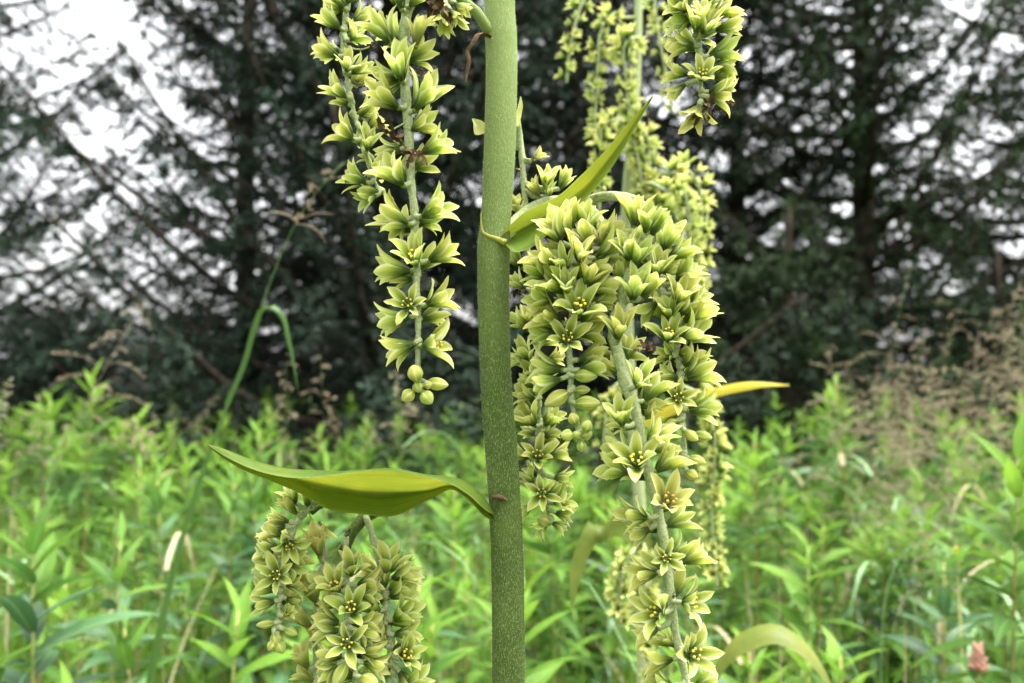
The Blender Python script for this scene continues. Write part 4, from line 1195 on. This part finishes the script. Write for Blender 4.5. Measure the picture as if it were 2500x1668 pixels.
s = Spike(HP, [('C', 1010, 1050), ('C', 990, 1200), ('C', 980, 1330), ('D', 795, 200), ('D', 820, 300), ('D', 845, 420), ('D', 885, 560), ('D', 935, 680), ('D', 965, 800), ('D', 990, 960), ('D', 1025, 1110), ('D', 1065, 1270), ('D', 1105, 1430), ('E', 790, 310), ('E', 830, 480), ('E', 848, 700), ('E', 870, 900), ('E', 900, 1150), ('E', 930, 1300), ('E', 980, 1500), ('E', 1010, 1700)], .326, .320, .0052, .0026, 'longest and thickest flower spike, running down past the leaf arches', 6, 70)
s.fill(14, 74, 36, 0.15, 0.95)
s.L = 205
for e in ((1010, 1150, 980, 980, 30, 30, 215), (1040, 930, 1030, 800, 15, 25, 225), (1110, 970, 1120, 860, 35, 28, 205), (1150, 990, 1200, 870, 5, 28, 185), (1030, 1400, 1040, 1230, 30, 25, 235), (1090, 1390, 1150, 1280, 10, 28, 195), (960, 1290, 950, 1200, 0, 30, 160), (1040, 1180, 1100, 1000, 25, 28, 200)): s.fl('C', *e)
s.L = 235
for e in ((825, 235, 820, 60, 30, 30, 245), (950, 560, 990, 420, 35, 36, 225), (1000, 660, 1130, 500, 0, 25, 250), (855, 830, 820, 700, 35, 46, 235), (1030, 950, 1130, 830, 25, 40, 240), (960, 1110, 920, 990, 50, 50, 265), (900, 1160, 730, 1100, 0, 36, 240), (1080, 1150, 1230, 1030, 5, 28, 265),
          (1150, 1390, 1190, 1250, 45, 50, 255, True), (1150, 1530, 1300, 1450, -10, 30, 230), (1030, 1470, 880, 1430, 20, 40, 245), (1000, 780, 1070, 720, -10, 36, 140), (880, 380, 930, 200, -10, 28, 200), (920, 1040, 760, 960, -5, 36, 230), (850, 480, 760, 380, -10, 30, 170)): s.fl('D', *e)
s.L = 260
for e in ((815, 540, 815, 525, 78, 68, 175), (760, 670, 520, 680, 5, 36, 270), (950, 590, 1130, 500, 5, 36, 260), (800, 1000, 640, 930, 35, 50, 285), (950, 910, 1110, 870, 35, 56, 255), (770, 1120, 640, 1170, 0, 36, 240), (1000, 1330, 1050, 1290, 55, 60, 265), (890, 1370, 680, 1400, 0, 36, 260), (900, 1280, 830, 1200, -10, 36, 160),
          (1050, 1590, 1190, 1530, 5, 36, 220), (880, 1590, 740, 1540, 5, 36, 220), (700, 300, 520, 400, -10, 36, 200)): s.fl('E', *e)
s.brown('D', 1010, 300, 150, 0.3, -1, 40); s.brown('D', 1160, 1330, 70, 0.6, -1, 60); s.brown('E', 890, 850, 60)
s.done(2000)

s = Spike(HP, [('C', 1080, 1030), ('C', 1130, 1100), ('C', 1180, 1200), ('C', 1215, 1320), ('C', 1245, 1420), ('D', 1185, 40), ('D', 1225, 200), ('D', 1248, 380), ('D', 1262, 580), ('D', 1275, 780), ('D', 1290, 980), ('D', 1300, 1080)], .344, .340, .0030, .0014, 'outer drooping flower spike with green buds at its end', 7, 44)
s.fill(9, 66, 36, 0.1, 0.75)
s.L = 200
for e in ((1230, 1090, 1260, 950, 15, 25, 225), (1250, 1130, 1380, 1070, 10, 28, 205), (1190, 1240, 1190, 1120, 40, 36, 190), (1290, 1280, 1400, 1180, 10, 36, 205), (1300, 1420, 1340, 1310, 35, 36, 200), (1360, 1420, 1460, 1370, 0, 30, 190), (1300, 1250, 1370, 1220, 20, 36, 170), (1190, 1400, 1080, 1490, -10, 36, 175),
          (1350, 1540, 1480, 1450, 10, 36, 235), (1290, 1350, 1420, 1270, -5, 30, 210), (1110, 1080, 1090, 980, 10, 28, 170), (1180, 1120, 1250, 1010, 0, 28, 180), (1270, 1520, 1250, 1430, 30, 36, 170)): s.fl('C', *e)
s.L = 220
for e in ((1170, 240, 1160, 140, 45, 50, 205), (1265, 230, 1400, 140, 25, 40, 240), (1205, 340, 1150, 330, 10, 56, 130), (1240, 330, 1300, 310, 10, 56, 120), (1290, 500, 1450, 420, 10, 40, 255), (1235, 640, 1235, 620, 72, 68, 150), (1305, 720, 1470, 690, 5, 36, 240), (1250, 490, 1130, 470, 0, 36, 170), (1280, 420, 1350, 330, 10, 36, 200), (1240, 60, 1340, -20, 10, 36, 210)): s.fl('D', *e)
s.bud('D', 1290, 860, 1340, 900, 120, 40, 1); s.bud('D', 1350, 880, 1470, 910, 130, 5, 1); s.bud('D', 1310, 1050, 1430, 1080, 125, 10, 1); s.bud('D', 1300, 1140, 1375, 1190, 90, 10, 0); s.bud('D', 1240, 790, 1190, 800, 90, 10, 1)
s.brown('C', 1130, 790, 60)
s.done(900)

s = Spike(HP, [('G', 1020, -120), ('G', 1010, -20), ('G', 1005, 100), ('G', 1020, 260), ('G', 1038, 360), ('G', 1036, 480), ('G', 1045, 600), ('G', 1040, 660)], .330, .332, .0022, .0012, 'short flower spike hanging alone from above, with a dark withered tip', 8, 30)
s.fill(6, 62, 36, 0.1, 0.75)
s.L = 175
for e in ((985, 110, 820, 140, 5, 36, 180), (960, 75, 880, 40, 40, 40, 170), (970, 50, 890, -50, 20, 36, 180), (1050, 220, 1070, 120, 40, 40, 205), (1010, 200, 1000, 80, 35, 36, 190), (1100, 120, 1200, 60, 10, 30, 190), (1120, 190, 1230, 165, 10, 30, 180), (1000, 285, 830, 290, 5, 36, 185), (1080, 350, 1230, 290, 5, 36, 200), (1040, 500, 1040, 440, 55, 56, 150),
          (970, 460, 830, 440, 5, 36, 160), (950, 520, 870, 570, -5, 30, 140), (1110, 400, 1250, 420, 0, 28, 160), (1090, 600, 1220, 600, 15, 46, 180), (1030, 650, 985, 800, 20, 36, 190, True), (1110, 470, 1180, 460, -10, 46, 130), (1080, 570, 1210, 540, 5, 36, 170), (1060, 50, 1140, -40, 20, 30, 180)): s.fl('G', *e)
s.brown('G', 1085, 660, 150, 0, 1, 60); s.brown('G', 1020, 720, 110, -0.3, 1, 50); s.brown('G', 1200, 640, 100, 1, 0.4, 20)
s.done(400)

s = Spike(HP, [('F', 745, 440), ('F', 690, 490), ('F', 630, 570), ('F', 575, 690), ('F', 530, 800), ('F', 512, 1000), ('F', 508, 1150), ('F', 490, 1290)], .350, .338, .0024, .0012, 'flower spike arching out from beneath the folded leaf tip', 9, 34)
s.fill(6, 54, 36, 0.3, 0.8)
s.L = 145
for e in ((625, 525, 540, 420, 20, 22, 160), (580, 570, 460, 520, 5, 22, 145), (620, 460, 590, 380, 10, 25, 140), (690, 480, 690, 400, 5, 25, 120), (560, 690, 590, 710, 55, 56, 145), (530, 660, 450, 610, 10, 36, 150), (510, 740, 390, 710, 10, 36, 155), (500, 815, 370, 810, 5, 36, 155), (505, 905, 505, 890, 70, 68, 145), (570, 790, 720, 800, -10, 46, 160), (560, 850, 680, 910, 5, 40, 140),
          (550, 960, 650, 950, 10, 40, 140), (490, 1000, 370, 960, 20, 36, 150), (490, 1060, 360, 1080, 10, 36, 155), (550, 1040, 640, 1080, 0, 36, 120), (540, 1150, 570, 1120, 30, 46, 90), (560, 600, 490, 590, 0, 36, 130), (480, 760, 420, 740, 30, 40, 130)): s.fl('F', *e)
s.bud('F', 490, 1195, 390, 1200, 115, 10, 2); s.bud('F', 540, 1230, 620, 1260, 95, 10, 1)
for x, y, rr in ((492, 1290, 42), (470, 1330, 34), (520, 1340, 40)): s.rbud('F', x, y, rr)
s.done(600)

s = Spike(HP, [('F', 800, 810), ('F', 765, 880), ('F', 745, 1000), ('F', 740, 1150), ('F', 735, 1350), ('F', 735, 1600)], .355, .350, .0026, .0018, 'flower spike of half-closed greyish flowers', 10, 24)
s.L = 180
for e in ((765, 790, 750, 640, 25, 22, 205, True), (760, 570, 800, 660, 5, 28, 130), (745, 1080, 700, 940, 15, 22, 190, True), (720, 1230, 620, 1110, 15, 22, 180, True), (690, 1480, 650, 1360, 20, 28, 185, True), (740, 1340, 735, 1240, 5, 25, 140, True), (730, 1560, 640, 1500, 5, 28, 150, True)): s.fl('F', *e)
s.brown('F', 680, 460, 60); s.brown('F', 940, 640, 50)
s.done(500)

s = Spike(HP, [('F', 1045, 530), ('F', 1070, 600), ('F', 1100, 700), ('F', 1150, 900), ('F', 1180, 1100), ('F', 1200, 1300), ('F', 1230, 1620)], .358, .346, .0026, .0016, 'straight flower spike nearest the thick stem below the folded leaf', 11, 34)
s.fill(7, 62, 36, 0.3, 0.97)
s.L = 175
for e in ((1175, 900, 1200, 780, 10, 36, 205), (1200, 920, 1340, 880, 0, 30, 190), (1190, 1040, 1330, 960, 5, 36, 190), (1220, 1180, 1330, 1090, 20, 36, 195), (1140, 1120, 1080, 1060, 30, 36, 130), (1220, 1270, 1370, 1240, 5, 36, 185), (1170, 1340, 1130, 1270, 10, 36, 140), (1270, 1420, 1310, 1370, 35, 50, 185), (1290, 1580, 1400, 1530, 5, 36, 180), (1250, 1490, 1300, 1560, 5, 36, 160), (1170, 980, 1150, 900, 0, 36, 150),
          (1180, 1200, 1350, 1160, 0, 36, 170), (1210, 1350, 1370, 1380, 0, 36, 180), (1170, 1460, 1080, 1430, -5, 36, 160)): s.fl('F', *e)
s.done(600)

s = Spike(HP, [('F', 925, 660), ('F', 922, 750), ('F', 930, 900), ('F', 935, 1100), ('F', 950, 1300), ('F', 985, 1500), ('F', 1005, 1640)], .352, .332, .0024, .0018, 'flower spike in the middle of the lower cluster with open star flowers', 12, 34)
s.fill(7, 62, 36, 0.3, 0.97)
s.L = 170
for e in ((960, 900, 970, 760, 35, 40, 185), (885, 1000, 850, 900, 45, 50, 195), (860, 960, 720, 930, 5, 36, 180), (960, 1130, 970, 1040, 45, 50, 185), (990, 960, 1110, 930, 0, 36, 170), (900, 1090, 800, 1070, -10, 36, 140), (890, 1200, 740, 1150, 10, 36, 180), (890, 1240, 750, 1240, 10, 36, 175), (990, 1190, 1130, 1190, 5, 36, 160), (990, 1240, 1110, 1270, 10, 36, 160),
          (940, 1320, 940, 1305, 70, 68, 170), (910, 1400, 760, 1390, 5, 36, 180), (1000, 1370, 1160, 1380, 5, 36, 180), (1030, 1440, 1170, 1470, 5, 36, 170), (880, 1450, 790, 1520, 5, 30, 140), (1000, 1030, 1120, 1010, 5, 36, 150)): s.fl('F', *e)
s.bud('F', 930, 1440, 880, 1530, 150, 30, 1); s.bud('F', 1010, 1530, 1120, 1545, 130, 20, 1)
s.done(600)

# ------------------------------------------------------------------ false hellebore: the plant behind, out of focus
D2 = 0.75
foot = at_v(1470, 1568, D2)
HB = empty('false_hellebore', (foot.x, foot.y, 0))
tag(HB, 'smaller blurred false hellebore with pale stem and many fine flower spikes, standing behind', 'plant', 'false hellebore plants')
def hb(x, y, d): return tuple(at_v(x, y, d) - HB.location)
P = spline([hb(1475, -320, D2), hb(1466, -40, D2), hb(1462, 150, D2), hb(1452, 300, D2), hb(1437, 460, D2), hb(1440, 700, D2), hb(1455, 1000, D2), hb(1468, 1150, D2), hb(1475, 1500, D2), (0, 0, 0.4), (0, 0, -0.03)], 60)
b = MB(); v, f, uv = tube(P, np.r_[np.linspace(0.003, 0.0048, 12), np.linspace(0.0048, 0.009, 48)], 12); b.add(v, f, 0, uv)
link('stem', b.mesh('stem', [M['axis']]), HB)

def far_spike(pts, d, step, size, seed, dj=0.0, stalk=None, rad=0.0014):
    r = np.random.default_rng(9000 + seed)
    P = spline([hb(x, y, d + dj * i) for i, (x, y) in enumerate(pts)], 40)
    b = MB(); v, f, uv = tube(P, rad, 6); b.add(v, f, 0, uv)
    if stalk is not None:
        Q = spline([hb(x, y, q) for x, y, q in stalk], 14)
        v, f, uv = tube(Q, 0.0016, 6); b.add(v, f, 0, uv)
    o = link('flower_spike', b.mesh('flower_spike', [M['axis']]), HB)
    ln = np.linalg.norm(np.diff(P, axis=0), axis=1).sum()
    n = int(ln / step)
    for k in range(n):
        s_ = (k + r.random() * 0.6) / n * 39
        i = min(int(s_), 38); c = P[i] + (P[i + 1] - P[i]) * (s_ - i)
        a = 2.2 * k + r.normal(0, 0.4)
        T = P[i + 1] - P[i]; T /= np.linalg.norm(T)
        e = np.cross(T, [0, 1, 0.1]); e /= np.linalg.norm(e); g = np.cross(T, e)
        dv = Vector(e * math.cos(a) + g * math.sin(a) + np.array([0, 0, 0.55])).normalized()
        S = size * r.uniform(0.8, 1.15) * (1 - 0.25 * s_ / 39)
        M4 = Matrix.Translation(Vector(c) + dv * 0.002) @ dv.to_track_quat('Z', 'Y').to_matrix().to_4x4() @ Matrix.Rotation(r.uniform(0, 6), 4, 'Z') @ Matrix.Scale(S, 4)
        link('flower', FLOWERS_LO[int(r.integers(0, 3))], o, M4)

st = 0.0050; sz = 0.0150
far_spike([(1345, -30), (1325, 40), (1308, 110), (1300, 190)], .73, st, sz * .85, 1, 0, [(1462, -40, D2), (1400, -90, .74), (1345, -30, .73)])
far_spike([(1410, 30), (1385, 60), (1372, 150), (1366, 260), (1365, 330)], .74, st, sz * .85, 2, 0, [(1460, 40, D2), (1435, 40, .745), (1410, 30, .74)])
far_spike([(1455, 85), (1437, 100), (1437, 180), (1445, 260), (1460, 340), (1472, 420), (1478, 480)], .73, st * .9, sz, 3, 0, [(1462, 110, D2), (1468, 90, .74), (1455, 85, .73)])
far_spike([(1420, 275), (1385, 285), (1380, 340), (1378, 420), (1375, 485)], .72, st * .9, sz, 4, 0, [(1450, 300, D2), (1435, 280, .735), (1420, 275, .72)])
far_spike([(1500, -20), (1508, 60), (1525, 150), (1535, 215), (1545, 262)], .77, st * 1.2, sz * .75, 5, 0, [(1466, -40, D2), (1485, -70, .76), (1500, -20, .77)])
far_spike([(1540, 400), (1575, 390), (1600, 420), (1610, 500), (1608, 600), (1600, 700)], .72, st * .8, sz, 6, 0, [(1440, 450, D2), (1480, 395, .74), (1540, 400, .72)])
far_spike([(1490, 430), (1500, 470), (1540, 480), (1555, 540), (1560, 640), (1560, 760)], .74, st * .8, sz, 7, 0, [(1438, 470, D2), (1470, 430, .74), (1490, 430, .74)])
far_spike([(1530, 440), (1560, 430), (1580, 480), (1585, 560), (1580, 680)], .70, st * .8, sz, 12, 0, [(1440, 460, D2), (1490, 420, .72), (1530, 440, .70)])
far_spike([(1450, 300), (1480, 310), (1490, 380), (1495, 470), (1500, 560)], .735, st * .9, sz, 13, 0, [(1450, 290, D2), (1445, 285, .74), (1450, 300, .735)])
far_spike([(1600, 900), (1632, 960), (1640, 1060), (1632, 1160), (1640, 1260), (1645, 1350)], .70, st * .8, sz, 8, 0, [(1455, 950, D2), (1540, 880, .72), (1600, 900, .70)])
far_spike([(1450, 1270), (1430, 1310), (1422, 1370), (1425, 1440)], .68, st * .8, sz, 9, 0, [(1470, 1250, D2), (1460, 1250, .70), (1450, 1270, .68)])
far_spike([(1480, 1290), (1480, 1400), (1490, 1500), (1495, 1600)], .70, st * .8, sz, 10, 0, [(1470, 1250, D2), (1478, 1250, .72), (1480, 1290, .70)])
far_spike([(1400, 900), (1390, 960), (1385, 1040)], .74, st, sz * .9, 11, 0, [(1450, 900, D2), (1420, 880, .74), (1400, 900, .74)])

def hb_leaf(pts, w, side, mk, label=None, fold=0.25):
    P = spline([hb(*p) for p in pts], 26)
    ww = np.interp(np.linspace(0, 1, 26), np.linspace(0, 1, len(w)), w)
    o = link('leaf', ribbon_mesh(P, ww, side, M[mk], 'leaf', fold), HB)
    if label: o['label'] = label
hb_leaf([(1440, 455, .75), (1480, 430, .73), (1520, 420, .72), (1562, 405, .71)], [.002, .005, .004, .0003], (0, 0.5, 1), 'bract', 'small narrow blurred leaf')
hb_leaf([(1455, 980, .75), (1560, 930, .72), (1650, 897, .70), (1730, 883, .69), (1812, 884, .685)], [.004, .006, .005, .0045, .0005], (0, 0.6, 1), 'blade_yellow', 'long yellow pointed leaf')
hb_leaf([(1480, 1330, .74), (1470, 1250, .72), (1420, 1200, .70), (1370, 1220, .68), (1330, 1300, .67), (1312, 1400, .665)], [.006, .010, .012, .012, .009, .001], (0.8, 0.6, 0.4), 'blade')
hb_leaf([(1540, 1650, .74), (1620, 1560, .72), (1700, 1470, .70), (1780, 1450, .69), (1850, 1490, .68), (1905, 1570, .67), (1930, 1640, .67)], [.006, .011, .013, .013, .010, .006, .001], (0.35, 0.8, 0.6), 'blade', 'broad arched yellowish leaf')
